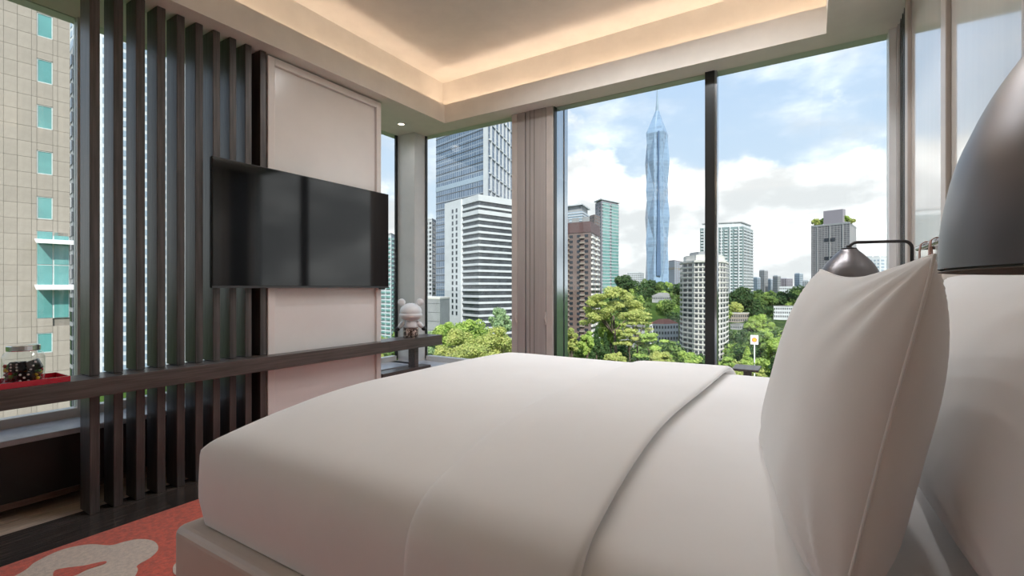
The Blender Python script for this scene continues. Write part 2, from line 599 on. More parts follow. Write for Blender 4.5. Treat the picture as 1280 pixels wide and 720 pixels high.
# framed TV wall panel
wl = sempty('wall_left', 'pale framed wall panel behind the television')
WY0, WY1, WXF = 1.865, 2.865, -3.11
box_part('wall_core', M['cab'], wl, -3.345, WXF - 0.03, WY0, WY1 - 0.002, 0, ZS)
box_part('wall_core', M['cab'], wl, -3.345, -3.236, WY0 - 0.14, WY0, 0, ZS)
box_part('panel', M['panel'], wl, WXF - 0.03, WXF - 0.012, WY0, WY1, 0.0, ZS - 0.012)
for q in ((WY0, WY0 + 0.05, 0.0, ZS - 0.012), (WY1 - 0.05, WY1, 0.0, ZS - 0.012), (WY0 + 0.05, WY1 - 0.05, ZS - 0.065, ZS - 0.012), (WY0 + 0.05, WY1 - 0.05, 0.0, 0.06)):
    box_part('panel_frame', M['panel_frame'], wl, WXF - 0.03, WXF + 0.012, *q, bevel=0.004)
box_part('panel_return', M['panel_frame'], wl, -3.345, WXF - 0.03, WY1 - 0.0015, WY1, 0, ZS - 0.012)

# ------------------------------------------------------------------ cove light strips and downlights
for nm, b in (('left', (LX - 0.10, LX - 0.06, LB, LY, 2.785, 2.797)), ('far', (LX, LR, LY + 0.06, LY + 0.10, 2.785, 2.797)),
              ('right', (LR + 0.06, LR + 0.10, LB, LY, 2.785, 2.797)), ('back', (LX, LR, LB - 0.10, LB - 0.06, 2.785, 2.797))):
    t = thing('cove_light', {'left': 'warm light strip hidden in the ceiling cove above the television wall', 'far': 'warm light strip hidden in the ceiling cove above the far windows',
                             'right': 'warm light strip hidden in the ceiling cove above the bed head', 'back': 'warm light strip hidden in the ceiling cove behind the camera'}[nm],
              'light strip', ((b[0] + b[1]) / 2, (b[2] + b[3]) / 2, ZS + 0.05))
    cx, cy = (b[0] + b[1]) / 2, (b[2] + b[3]) / 2
    box_part('channel', M['alu'], t, b[0] - cx, b[1] - cx, b[2] - cy, b[3] - cy, 0, 0.005)
    box_part('led_strip', M['led'], t, b[0] - cx + 0.008, b[1] - cx - 0.008, b[2] - cy, b[3] - cy, 0.005, 0.017)

def downlight(x, y, label, zc, power):
    t = thing('downlight', label, 'downlight', (x, y, zc - 0.0005), 'round downlights recessed in the ceiling')
    MB().lathe([(0.030, 0.0), (0.048, 0.0), (0.048, -0.004), (0.030, -0.006), (0.030, 0.0)], n=28, cap=False).build('trim_ring', M['white'], t, smooth=False)
    MB().lathe([(0.0295, -0.0035), (0.0295, -0.001)], n=24).build('lens', M['bulb'], t)
    ld = bpy.data.lights.new('downlight_beam', 'SPOT')
    ld.energy = power
    ld.color = (0.98, 0.985, 1.0)
    ld.spot_size = math.radians(160)
    ld.spot_blend = 1.0
    ld.shadow_soft_size = 0.05
    lo = bpy.data.objects.new('downlight_beam', ld)
    COL.objects.link(lo)
    lo.parent = t
    lo.location = (0, 0, -0.02)

downlight(-3.35, 3.35, 'small round downlight in the soffit at the window corner', ZS, 3.0)
for dx_, dy_, dl_ in ((-1.85, 2.70, 'foot of the bed'), (-1.30, 2.80, 'far edge of the duvet'), (-0.75, 2.80, 'far end of the duvet fold'), (-0.20, 2.80, 'far pillow')):  # four added fill lamps, brightening the bed from above the view
    downlight(dx_, dy_, 'added fill downlight in the tray ceiling above the ' + dl_, ZT, FILL_SPOT_W)

# ------------------------------------------------------------------ slat screen
sc = thing('slat_screen', 'floor to ceiling screen of ten dark wooden slats beside the television', 'screen', (-3.165, 1.38, 0))
DZ0, DZ1 = 0.612, 0.702
sm = MB()
sm.box(-0.065, 0.065, 0, 0.042, 0.0, DZ0 - 0.001)
sm.box(-0.065, 0.065, 0, 0.042, DZ1 + 0.001, ZS - 0.001)
sme = sm.mesh('slat', M['wenge'])
for i in range(10):
    o = inst('slat', sme, sc, (0, 0.927 + 0.0984 * i - 1.38, 0))
    md = o.modifiers.new('bevel', 'BEVEL')
    md.width = 0.0025
    md.segments = 1

# ------------------------------------------------------------------ long desk shelf
dk = thing('desk_shelf', 'long dark wooden desk shelf running under the television along the slats', 'desk', (-3.1, 2.0, 0))
dk_y0, dk_y1 = -0.6, 3.54
box_part('top', M['desk'], dk, -0.11, 0.10, dk_y0 - 2.0, WY0 - 2.0, DZ0, DZ1, bevel=0.002)
box_part('top', M['desk'], dk, 0.005, 0.10, WY0 - 2.0, WY1 - 2.0, DZ0, DZ1, bevel=0.002)
box_part('top', M['desk'], dk, -0.11, 0.10, WY1 - 2.0 + 0.002, dk_y1 - 2.0, DZ0, DZ1, bevel=0.002)
box_part('leg', M['desk'], dk, -0.06, 0.02, 1.25, 1.30, 0.42, DZ0, bevel=0.002)
box_part('lower_rail', M['desk'], dk, -0.10, 0.02, WY1 - 2.0 + 0.002, 1.47, 0.345, 0.42, bevel=0.002)
box_part('leg', M['desk'], dk, -0.06, 0.02, 1.25, 1.30, 0.0, 0.345, bevel=0.002)
box_part('leg', M['desk'], dk, -0.06, 0.02, -2.55, -2.50, 0.0, DZ0, bevel=0.002)

# ------------------------------------------------------------------ television
tv = thing('television', 'large flat black television mounted in front of the slats and pale panel', 'television', (-3.06, 2.195, 1.15))
TH = 0.795
MB().box(-0.02, 0.010, -0.708, 0.708, 0, TH).build('casing', M['tvblack'], tv, bevel=0.004)
box_part('screen', M['tvscreen'], tv, 0.010, 0.0115, -0.703, 0.703, 0.016, TH - 0.006)
box_part('bottom_bezel', mat('bezel_grey', (0.06, 0.06, 0.062), 0.3), tv, 0.010, 0.014, -0.708, 0.708, 0.0, 0.013)
box_part('sensor', M['tvblack'], tv, -0.005, 0.010, 0.61, 0.67, -0.010, 0.0)
box_part('wall_bracket', M['tvblack'], tv, -0.036, -0.02, -0.32, 0.30, 0.2, 0.6)

# ------------------------------------------------------------------ rug
rg = thing('rug', 'red rug with cream cloud-like shapes on the dark floor', 'rug', (-1.7, 1.2, 0))
rb = MB()
def rrect(x0, x1, y0, y1, r, n=6):
    pts = []
    for cx, cy, a0 in ((x1 - r, y1 - r, 0), (x0 + r, y1 - r, PI / 2), (x0 + r, y0 + r, PI), (x1 - r, y0 + r, 1.5 * PI)):
        for k in range(n + 1):
            a = a0 + PI / 2 * k / n
            pts.append((cx + r * math.cos(a), cy + r * math.sin(a)))
    return pts
rb.prism(rrect(-1.11, 1.75, -2.6, 1.9, 0.02), 0.001, 0.012)
rb.build('pile', M['rug'], rg, bevel=0.004)
def smooth_closed(pts, n=6):
    out = []
    N = len(pts)
    for i in range(N):
        p0, p1, p2, p3 = (np.array(pts[(i + k) % N]) for k in (-1, 0, 1, 2))
        for j in range(n):
            t = j / n
            q = 0.5 * ((2 * p1) + (-p0 + p2) * t + (2 * p0 - 5 * p1 + 4 * p2 - p3) * t * t + (-p0 + 3 * p1 - 3 * p2 + p3) * t ** 3)
            out.append((float(q[0]), float(q[1])))
    return out
def rugshape(pts, m_, z):
    pts = smooth_closed([(a + 1.7, b - 1.2) for a, b in pts])
    ar = sum(pts[i][0] * pts[(i + 1) % len(pts)][1] - pts[(i + 1) % len(pts)][0] * pts[i][1] for i in range(len(pts)))
    if ar < 0:
        pts = pts[::-1]
    o = MB().prism(pts, 0.010, z).build('rug_motif', m_, rg)
    return o
blob = [(-2.677, 0.587), (-2.73, 0.641), (-2.76, 0.732), (-2.717, 0.81), (-2.628, 0.857), (-2.61, 0.903), (-2.583, 0.946), (-2.511, 0.974),
        (-2.423, 0.96), (-2.369, 0.912), (-2.344, 0.853), (-2.286, 0.831), (-2.12, 0.70), (-2.10, 0.50), (-2.22, 0.36), (-2.42, 0.34), (-2.6, 0.42)]
rugshape(blob, M['rug_white'], 0.0145)
rugshape([(-2.575, 0.66), (-2.565, 0.69), (-2.523, 0.735), (-2.49, 0.793), (-2.468, 0.785), (-2.478, 0.735), (-2.47, 0.69), (-2.51, 0.645)], M['rug'], 0.0165)
rugshape([(-2.285, 1.03), (-2.235, 0.953), (-2.194, 0.92), (-2.12, 0.91), (-1.98, 0.98), (-1.92, 1.12), (-2.0, 1.25), (-2.16, 1.26), (-2.26, 1.17)], M['rug_white'], 0.0145)

# ------------------------------------------------------------------ bed
BX0, BY0, BY1, BX1 = -1.65, 0.745, 2.56, 0.40
Z_SIDE, ARC, SLUMP = 0.585, 0.085, 0.125
def q2(t):
    t = min(max(t, 0.0), 1.0)
    return 1 - (1 - t) ** 2
def bed_top(x, y, x0=BX0, y0=BY0, y1=BY1):
    dn, df, dx = y - y0, y1 - y, x - x0
    de = max(0.0, min(dn, df, dx))
    tt = min(de / ARC, 1.0)
    z = Z_SIDE + ARC * math.sqrt(max(0, 1 - (1 - tt) ** 2))
    z += SLUMP * q2(min(dn / 0.62, df / 0.34)) * (0.35 + 0.65 * q2(dx / 0.26))
    z += 0.004 * mn.noise(Vector((x * 3.1, y * 2.3, 0.3)))
    return z

def cover(x0, x1, off, rc, zb=0.415):
    """shell over the mattress: rounded at the foot, straight at the head"""
    mb = MB()
    outline_n = 0
    ins = [0, 0.004, 0.012, 0.025, 0.045, 0.07, 0.1, 0.15, 0.22, 0.30, 0.40, 0.52, 0.66, 0.80]
    y0, y1 = BY0 - off, BY1 + off
    def ring(d):
        r = max(rc - d, 0.008)
        a0, b0, b1 = x0 - off + d, y0 + d, y1 - d
        a1 = x1
        pts = []
        n1, n2, n3 = 36, 8, 36
        for k in range(n1):                     # near side, head to foot
            pts.append((a1 + (a0 + r - a1) * k / n1, b0))
        for k in range(n2):
            a = -PI / 2 - PI / 2 * k / n2
            pts.append((a0 + r + r * math.cos(a), b0 + r + r * math.sin(a)))
        for k in range(n3):
            pts.append((a0, b0 + r + (b1 - r - b0 - r) * k / n3))
        for k in range(n2):
            a = PI - PI / 2 * k / n2
            pts.append((a0 + r + r * math.cos(a), b1 - r + r * math.sin(a)))
        for k in range(n1 + 1):
            pts.append((a0 + r + (a1 - a0 - r) * k / n1, b1))
        return pts
    rings = []
    for zz, bul in ((zb, 0.014), (zb + 0.05, 0.004), (0.50, -0.003), (0.55, -0.003)):
        rings.append([(p[0], p[1], zz + 0.0) for p in ring(bul)])
    for d in ins:
        rings.append([(p[0], p[1], bed_top(p[0], p[1]) + off) for p in ring(d)])
    n = len(rings[0])
    for r_ in rings:
        mb.v += r_
    for i in range(len(rings) - 1):
        for k in range(n - 1):
            a = i * n + k
            mb.f.append((a, a + n, a + n + 1, a + 1))
    # middle strip
    last = (len(rings) - 1) * n
    lo, hi = last, last + n - 1
    for _ in range(36 + 8):
        mb.f.append((lo, hi, hi - 1, lo + 1))
        lo += 1
        hi -= 1
    return mb

bed = thing('bed', 'large bed with beige leather base and white fitted sheet', 'bed', (0, 0, 0))
bs = MB()
bs.prism(rrect(BX0 - 0.035, RX - 0.13, BY0 - 0.04, BY1 + 0.04, 0.03), 0.03, 0.412)
bs.build('base', M['leather'], bed, bevel=0.025, seg=4)
for lx, ly in ((-1.5, 0.9), (-1.5, 2.4), (0.2, 0.9), (0.2, 2.4)):
    box_part('foot', M['tvblack'], bed, lx - 0.04, lx + 0.04, ly - 0.04, ly + 0.04, 0.012, 0.03)
mt = cover(BX0 + 0.02, BX1 - 0.07, -0.016, 0.05, 0.414).build('mattress', M['linen2'], bed, smooth=True)
def solid(o, th, off=-1):
    md = o.modifiers.new('thick', 'SOLIDIFY')
    md.thickness = th
    md.offset = off
    return o
def subdiv(o, n):
    md = o.modifiers.new('sub', 'SUBSURF')
    md.levels = n
    md.render_levels = n
    return o
dv = thing('duvet', 'smooth white duvet over the foot of the bed with a wide fold', 'duvet', (0, 0, 0))
XF0, XF1 = -0.72, -0.315
dc = cover(BX0, XF1 - 0.03, 0.0, 0.06).build('cover', M['linen'], dv, smooth=True)
# folded band
fb = MB()
xs = [(XF0 - 0.002, 0.000), (XF0, 0.006), (XF0 + 0.006, 0.011), (XF0 + 0.02, 0.014)] + \
     [(XF0 + 0.02 + (XF1 - XF0 - 0.05) * k / 14, 0.015 + 0.006 * k / 14) for k in range(1, 15)] + \
     [(XF1 - 0.012, 0.022), (XF1 - 0.004, 0.018), (XF1, 0.010), (XF1 - 0.003, 0.002), (XF1 - 0.02, -0.012)]
sec_n = None
for j, (x, off) in enumerate(xs):
    sec = []
    wob = 0.004 * math.sin(x * 9)
    for zz in (0.418, 0.46, 0.50, 0.55):
        sec.append((x, BY0 - off - 0.003, zz))
    ds = [0.0, 0.004, 0.012, 0.025, 0.045, 0.07, 0.1, 0.15, 0.22, 0.3, 0.4, 0.52, 0.66]
    mids = [0.78, (BY1 - BY0) / 2]
    ys = [BY0 + d for d in ds] + [BY0 + 0.78, (BY0 + BY1) / 2, BY1 - 0.78] + [BY1 - d for d in reversed(ds)]
    for y in ys:
        nrm = 1.0
        dn = min(y - BY0, BY1 - y)
        yo = 0.0
        if dn < ARC:
            yo = off * (1 - dn / ARC)
        yy = y - yo if y < (BY0 + BY1) / 2 else y + yo
        xx = x + 0.035 * (y - 1.7) * (0.5 if j < 9 else 1.0) * 0.6
        sec.append((xx, yy, bed_top(x, y) + off))
    for zz in (0.55, 0.50, 0.46, 0.418):
        sec.append((x, BY1 + off + 0.003, zz))
    for q in range(4):
        sec[q] = (sec[4][0], sec[q][1], sec[q][2])
        sec[-1 - q] = (sec[-5][0], sec[-1 - q][1], sec[-1 - q][2])
    sec_n = len(sec)
    fb.v += sec
for j in range(len(xs) - 1):
    for k in range(sec_n - 1):
        a = j * sec_n + k
        fb.f.append((a, a + sec_n, a + sec_n + 1, a + 1))
subdiv(fb.build('folded_band', M['linen'], dv, smooth=True), 1)

st_ = thing('side_table', 'small dark side table just showing beyond the far edge of the bed', 'table', (-0.30, 2.93, 0))
box_part('top', M['desk'], st_, -0.07, 0.06, -0.09, 0.09, 0.702, 0.714, bevel=0.002)
box_part('leg', M['desk'], st_, -0.02, 0.02, -0.02, 0.02, 0.012, 0.702)
box_part('base', M['desk'], st_, -0.07, 0.06, -0.09, 0.09, 0.0, 0.012)

# ------------------------------------------------------------------ pillows
def pillow(label, c, near_top, far_dir, up, w_, h_, T, seed, group='white pillows standing at the bed head', piping=True, front=1.0, sag=0.15):
    """c centre; far_dir width axis; up height axis"""
    X = Vector(far_dir).normalized()
    Y = Vector(up).normalized()
    Z = X.cross(Y).normalized()
    Y = Z.cross(X).normalized()
    o = thing('pillow', label, 'pillow', c, group)
    Rm = Matrix((X, Y, Z)).transposed()
    nu, nv = 56, 44
    mb = MB()
    rnd = random.Random(seed)
    ph = [rnd.uniform(0, 9) for _ in range(4)]
    def pos(u, v, sgn):
        x = w_ / 2 * (u - 0.055 * u ** 3 * (1 - v * v))
        y = h_ / 2 * (v - (sag if v > 0 else 0.06) * v ** 3 * (1 - u * u))
        sv = min(max((v + 0.7) / 1.4, 0), 1)
        sv = sv * sv * (3 - 2 * sv)
        g_ = max(0.0, 1 - abs(v) ** (4 - 1.7 * sv)) ** (0.5 + 0.12 * sv)
        f = max(0.0, 1 - u ** 4) ** 0.5 * g_
        blunt = 1 - 0.05 * (u * v) ** 4          # soft, not pointed, corners
        x *= blunt
        y *= blunt
        z = T / 2 * f * sgn * (1.0 if sgn > 0 else front)
        # soft creases running in from the corners and the edge
        cr = 0.0
        for cx, cy in ((1, 1), (1, -1), (-1, 1), (-1, -1)):
            dd = math.hypot(u - cx, v - cy)
            ang = math.atan2(v - cy, u - cx)
            cr += math.exp(-(dd / 0.55) ** 2) * math.sin(ang * 15 + ph[0]) * 0.006
        cr += 0.004 * mn.noise(Vector((u * 2.4 + ph[1], v * 1.6, ph[2])))
        z += sgn * cr * min(1, f * 1.6)
        return Rm @ Vector((x, y, z))
    idx = {}
    us = [math.sin(PI / 2 * (2 * i / nu - 1)) for i in range(nu + 1)]
    vs = [math.sin(PI / 2 * (2 * i / nv - 1)) for i in range(nv + 1)]
    for sgn in (1, -1):
        for i in range(nu + 1):
            for j in range(nv + 1):
                bd = i in (0, nu) or j in (0, nv)
                if bd and sgn == -1:
                    idx[(i, j, sgn)] = idx[(i, j, 1)]
                    continue
                idx[(i, j, sgn)] = len(mb.v)
                mb.v.append(tuple(pos(us[i], vs[j], sgn)))
        for i in range(nu):
            for j in range(nv):
                q = [idx[(i, j, sgn)], idx[(i + 1, j, sgn)], idx[(i + 1, j + 1, sgn)], idx[(i, j + 1, sgn)]]
                mb.f.append(tuple(q if sgn == 1 else q[::-1]))
    mb.build('pillowcase', M['linen2'], o, smooth=True)
    if piping:
        loop = [(i, 0) for i in range(nu)] + [(nu, j) for j in range(nv)] + [(i, nv) for i in range(nu, 0, -1)] + [(0, j) for j in range(nv, -1, -1)]
        pts = [mb.v[idx[(i, j, 1)]] for i, j in loop]
        MB().tube(pts, 0.0022, 6).build('seam_piping', M['linen2'], o, smooth=True)
    return o

nb, nt, ft = Vector((0.033, 0.765, 0.71)), Vector((0.132, 0.800, 1.197)), Vector((0.016, 1.42, 1.2))
wid = (ft - nt).length
hei = (nt - nb).length
cen = nb + (nt - nb) / 2 + (ft - nt) / 2
pillow('plump white pillow leaning in front, with the whole piped seam facing us', cen, None, ft - nt, nt - nb, wid * 1.03, hei * 1.03, 0.185, 3, front=0.78)
pillow('white pillow against the headboard under the near lamp, behind the front pillow', (0.262, 1.19, 0.962), None, (-0.03, 1, 0), (0.10, 0, 0.43), 0.96, 0.46, 0.17, 5, sag=0.05)
pillow('white pillow at the far side of the bed head, only its corner peeping out', (0.215, 2.06, 0.975), None, (0.02, 1, 0), (0.11, 0, 0.43), 0.72, 0.50, 0.17, 9)

# ------------------------------------------------------------------ hanging headboard
hb = thing('headboard', 'long beige cushion headboard hung by leather straps from a chrome rail', 'headboard', (0.40, 1.6, 0.7))
MB().box(-0.035, 0.032, -1.05, 1.05, -0.02, 0.525).build('cushion', M['leather'], hb, bevel=0.03, seg=4)
MB().tube([(0, -1.17, 0.625), (0, 1.17, 0.625)], 0.011, 14).build('rail', M['chrome'], hb, smooth=True)
for yy in (-1.14, 0.0, 1.14):
    MB().tube([(0.0, yy, 0.625), (0.07, yy, 0.625)], 0.008, 10).build('rail_bracket', M['lampblack'], hb)
for yy in (-0.85, -0.62, -0.12, 0.12, 0.80, 1.0):
    sb = MB()
    prof = [(-0.018, 0.50), (-0.018, 0.60), (-0.014, 0.632), (0.0, 0.641), (0.014, 0.632), (0.018, 0.60), (0.018, 0.50)]
    for (xa, za), (xb, zb) in zip(prof[:-1], prof[1:]):
        dx, dz = xb - xa, zb - za
        L = math.hypot(dx, dz)
        nx, nz = -dz / L * 0.003, dx / L * 0.003
        sb.quadbox([(xa, yy - 0.016, za), (xb, yy - 0.016, zb), (xb, yy + 0.016, zb), (xa, yy + 0.016, za),
                    (xa + nx, yy - 0.016, za + nz), (xb + nx, yy - 0.016, zb + nz), (xb + nx, yy + 0.016, zb + nz), (xa + nx, yy + 0.016, za + nz)])
    sb.build('strap', M['strap'], hb)

# ------------------------------------------------------------------ bedside wall lamps
def wall_lamp(label, x, y, wx, wy, arm_z):
    LS = 1.1
    rz = 1.16
    t = thing('wall_lamp', label, 'lamp', (x, y, rz), 'bedside wall lamps with dark bell shades')
    prof = [(0.0, .120), (.02, .1195), (.05, .114), (.08, .102), (.11, .083), (.14, .056), (.155, .040), (.163, .031), (.165, .030)]
    hs = np.linspace(0, .165, 40)
    rs = np.interp(hs, [p[0] for p in prof], [p[1] for p in prof])
    rs = np.convolve(np.pad(rs, 2, mode='edge'), np.ones(5) / 5, 'valid')
    P_ = [(float(r) * LS, float(h) * LS) for h, r in zip(hs, rs)]
    P_in = [(max(r - 0.003, 0.004), h) for r, h in P_]
    MB().lathe(P_ + [(0.006, P_[-1][1])], n=96, cap=False).build('shade', M['shade_out'], t, smooth=True)
    MB().lathe(list(reversed(P_in)) + [(P_[0][0] + 0.0, P_[0][1] - 0.0015)], n=96, cap=False).build('shade_lining', M['shade_in'], t, smooth=True)
    top = P_[-1][1]
    MB().lathe([(0.033, top - 0.004), (0.033, top + 0.006), (0.012, top + 0.010), (0.010, top + 0.02)], n=32).build('neck_cap', M['lampblack'], t)
    MB().lathe([(0.004, top - 0.02), (0.018, top - 0.022), (0.020, top - 0.05), (0.014, top - 0.065), (0.003, top - 0.068)], n=20).build('bulb', M['white'], t, smooth=True)
    az = arm_z - rz
    dx, dy = wx - x, wy - y
    L = math.hypot(dx, dy)
    ux, uy = dx / L, dy / L
    rr = 0.035
    pts = [(0, 0, top + 0.012), (0, 0, az - rr)]
    for k in range(1, 8):
        a = PI / 2 * k / 7
        pts.append((ux * rr * (1 - math.cos(a)), uy * rr * (1 - math.cos(a)), az - rr + rr * math.sin(a)))
    for k in range(0, 8):
        a = PI / 2 * k / 7
        q = L - rr + rr * math.sin(a)
        pts.append((ux * q, uy * q, az - rr + rr * math.cos(a)))
    pts.append((dx, dy, az - 0.20))
    MB().tube(pts, 0.0075, 12).build('arm', M['lampblack'], t, smooth=True)
    MB().box(dx - 0.012, RX - 0.018 - x, dy - 0.012, dy + 0.012, az - 0.225, az - 0.195).build('wall_bracket', M['lampblack'], t)
    MB().box(RX - 0.034 - x, RX - 0.018 - x, dy - 0.04, dy + 0.04, az - 0.27, az - 0.15).build('wall_plate', M['lampblack'], t, bevel=0.003)
    return t

wall_lamp('dark bell-shaped wall lamp cut off by the right edge, very close to us', 0.19, 0.335, 0.405, 0.30, 1.395)
wall_lamp('small dark wall lamp on a bent arm by the far window', 0.155, 2.90, 0.405, 2.955, 1.375)

# ------------------------------------------------------------------ things on the desk
tr = thing('tray', 'red lacquer tray on the desk shelf by the left window', 'tray', (-3.11, 0.53, DZ1 + 0.001))
tw, tl = 0.095, 0.30
box_part('tray_floor', M['traymat'], tr, -tw, tw, -tl, tl, 0, 0.006)
for q in ((-tw, -tw + 0.006, -tl, tl), (tw - 0.006, tw, -tl, tl), (-tw + 0.006, tw - 0.006, -tl, -tl + 0.006), (-tw + 0.006, tw - 0.006, tl - 0.006, tl)):
    box_part('rim', M['traymat'], tr, *q, 0.006, 0.026)
jx, jy, jz = -3.115, 0.690, DZ1 + 0.0075
jar = thing('glass_jar', 'round glass jar with a steel lid on the red tray', 'jar', (jx, jy, jz))
MB().lathe([(0.01, 0.0), (0.066, 0.001), (0.0715, 0.008), (0.073, 0.05), (0.073, 0.118), (0.068, 0.136), (0.054, 0.148), (0.054, 0.152)], n=48, cap=False).build('body', M['jarglass'], jar, smooth=True)
MB().lathe([(0.05, 0.150), (0.056, 0.150), (0.058, 0.153), (0.058, 0.172), (0.056, 0.175), (0.02, 0.177)], n=40).build('lid', M['chrome'], jar)
# sweets in the jar: a heap nobody could count
rs = np.random.RandomState(4)
cols = [('yellow', (0.75, 0.55, 0.04)), ('red', (0.42, 0.02, 0.02)), ('green', (0.10, 0.26, 0.05)), ('brown', (0.09, 0.04, 0.025)), ('grey', (0.28, 0.27, 0.25))]
for ci, (cn, cc) in enumerate(cols):
    mb = MB()
    for _ in range(80):
        while True:
            p = rs.uniform(-0.062, 0.062, 2)
            if math.hypot(*p) < 0.061:
                break
        # the dice sit at the room side of the heap
        ddir = (p[0] * 0.95 - p[1] * 0.3)
        if ddir > 0.022 and abs(p[1] - 0.002) < 0.050:
            continue
        hh = 0.012 + rs.uniform(0, 0.082) * (1 - 0.25 * rs.rand())
        mb.ball((p[0], p[1], hh), 0.0085, 8, 5)
    o = mb.build('sweets', mat('sweets_' + cn, cc, 0.3), jar, smooth=True)
    o['kind'] = 'stuff'
def die(label, c, s, rz, rx=0.0, faces=((5, 'x'), (3, '-y'), (2, 'z'))):
    o = thing('die', label, 'die', c, 'black dice in the glass jar')
    o.rotation_euler = (rx, 0, rz)
    MB().box(-s, s, -s, s, -s, s).build('cube', M['dice'], o, bevel=s * 0.28, seg=4)
    lay = {2: [(-.5, -.5), (.5, .5)], 3: [(-.55, -.55), (0, 0), (.55, .55)], 5: [(-.55, -.55), (.55, .55), (0, 0), (-.55, .55), (.55, -.55)],
           6: [(-.5, -.6), (-.5, 0), (-.5, .6), (.5, -.6), (.5, 0), (.5, .6)]}
    for n, ax in faces:
        for a, b in lay[n]:
            mb = MB().ball((0, 0, 0), (s * 0.2, s * 0.2, s * 0.05), 10, 6)
            p = mb.build('pip', M['pip'], o, smooth=True)
            if ax == 'x':
                p.location = (s, a * s, b * s); p.rotation_euler = (0, PI / 2, 0)
            elif ax == '-y':
                p.location = (a * s, -s, b * s); p.rotation_euler = (PI / 2, 0, 0)
            else:
                p.location = (a * s, b * s, s)
    return o
die('lower black die with five white pips, at the front of the glass jar', (jx + 0.031, jy + 0.004, jz + 0.029), 0.0255, -0.55)
die('upper right black die showing three white pips in the glass jar', (jx + 0.033, jy + 0.028, jz + 0.081), 0.024, -0.35, 0.35, ((3, 'x'), (6, '-y'), (5, 'z')))
die('upper left black die showing six white pips in the glass jar', (jx + 0.032, jy - 0.026, jz + 0.080), 0.023, -0.8, 0.0, ((6, 'x'), (6, '-y'), (2, 'z')))

# bear figurine, seen from behind
fg = thing('bear_figurine', 'white toy bear figurine with round ears and speckled trousers on the desk end', 'figurine', (-3.095, 3.215, DZ1), rz=math.atan2(3.215, -3.095) + PI / 2 + PI)
bb = MB()
bb.lathe([(0.060, 0.088), (0.064, 0.10), (0.060, 0.125), (0.052, 0.145), (0.038, 0.158)], n=28)
bb.build('torso', M['white'], fg, smooth=True)
hd = MB()
hd.ball((0, 0, 0.232), (0.098, 0.092, 0.080), 32, 20)
hd.ball((0, 0.0, 0.200), (0.104, 0.096, 0.052), 32, 16)
ho = hd.build('head', M['white'], fg, smooth=True)
for sx in (-1, 1):
    e = MB()
    e.ball((sx * 0.082, 0, 0.318), (0.034, 0.016, 0.034), 20, 12)
    e.build('ear', M['white'], ho, smooth=True)
    a = MB().tube([(sx * 0.050, 0, 0.140), (sx * 0.075, 0, 0.122), (sx * 0.096, 0, 0.100), (sx * 0.108, 0.0, 0.088)], [0.022, 0.024, 0.021, 0.016], 14)
    ao = a.build('arm', M['white'], fg, smooth=True)
    MB().ball((sx * 0.116, 0, 0.078), 0.021, 14, 10).build('paw', M['brownfoot'], ao, smooth=True)
    lg = MB().lathe([(0.028, 0.0), (0.034, 0.003), (0.034, 0.05), (0.036, 0.085), (0.030, 0.095)], (sx * 0.0335, 0, 0), 24)
    lg.build('leg', M['speckle'], fg, smooth=True)
for q, (cx, cz) in enumerate(((-0.028, 0.303), (0.0, 0.310), (0.03, 0.301))):
    MB().ball((cx, 0.030, cz - 0.0), (0.008, 0.004, 0.003), 10, 6).build('print_mark', M['brownfoot'], ho, smooth=True)

# =================================================================== OUTSIDE
def P3(px, py, t):
    x, y = XY(px, t)
    return Vector((x, y, ZZ(py, t)))


def ground(px, t):
    base = -40.0
    if px < 660 and t < 260:
        base = -30.0
    top = -6.0 if px < 860 else -15.0
    k = min(max((t - 330) / 200.0, 0), 1)
    k = k * k * (3 - 2 * k)
    z = base + (top - base) * k
    if t > 640:
        k2 = min((t - 640) / 200, 1)
        z = z + (-22 - z) * k2
    return z


def arr_mesh(name, v, f, m, uv=None):
    v = np.asarray(v, dtype=np.float32)
    f = np.asarray(f, dtype=np.int32)
    me = bpy.data.meshes.new(name)
    me.vertices.add(len(v))
    me.vertices.foreach_set('co', v.ravel())
    k = f.shape[1]
    me.loops.add(f.size)
    me.loops.foreach_set('vertex_index', f.ravel())
    me.polygons.add(len(f))
    me.polygons.foreach_set('loop_start', np.arange(0, f.size, k, dtype=np.int32))
    me.polygons.foreach_set('loop_total', np.full(len(f), k, dtype=np.int32))
    me.materials.append(m)
    me.update(calc_edges=True)
    return me


# terrain
M['ground'] = leaf_mat('undergrowth', (0.035, 0.07, 0.025), (0.07, 0.13, 0.03), (0.10, 0.16, 0.04), 0.03)
def ground_xy(x, y):
    p = np.array([x, y])
    t, l = float(p @ FW), float(p @ RT)
    if t > 0.3 * abs(l):
        return ground(640 + 600 * l / t, t)
    return ground(2300 if l > 0 else -900, 0.9 * math.hypot(x, y))

tv_, tf_ = [], []
tsx = [8, 40, 90, 150, 180, 220, 260, 300, 330, 360, 400, 440, 480, 520, 560, 620, 700, 840, 1200, 1800, 2800, 4500]
npx = 180
for t in tsx:
    for j in range(npx):
        x, y = t * math.cos(2 * PI * j / npx), t * math.sin(2 * PI * j / npx)
        tv_.append((x, y, ground_xy(x, y) + 1.5 * mn.noise(Vector((x * 0.02, y * 0.02, 0)))))
for i in range(len(tsx) - 1):
    for j in range(npx):
        a, b_ = i * npx + j, i * npx + (j + 1) % npx
        tf_.append((a, a + npx, b_ + npx, b_))
o = bpy.data.objects.new('ground', arr_mesh('ground', tv_, tf_, M['ground']))
COL.objects.link(o)
struct(o, 'green hilly ground outside the windows')


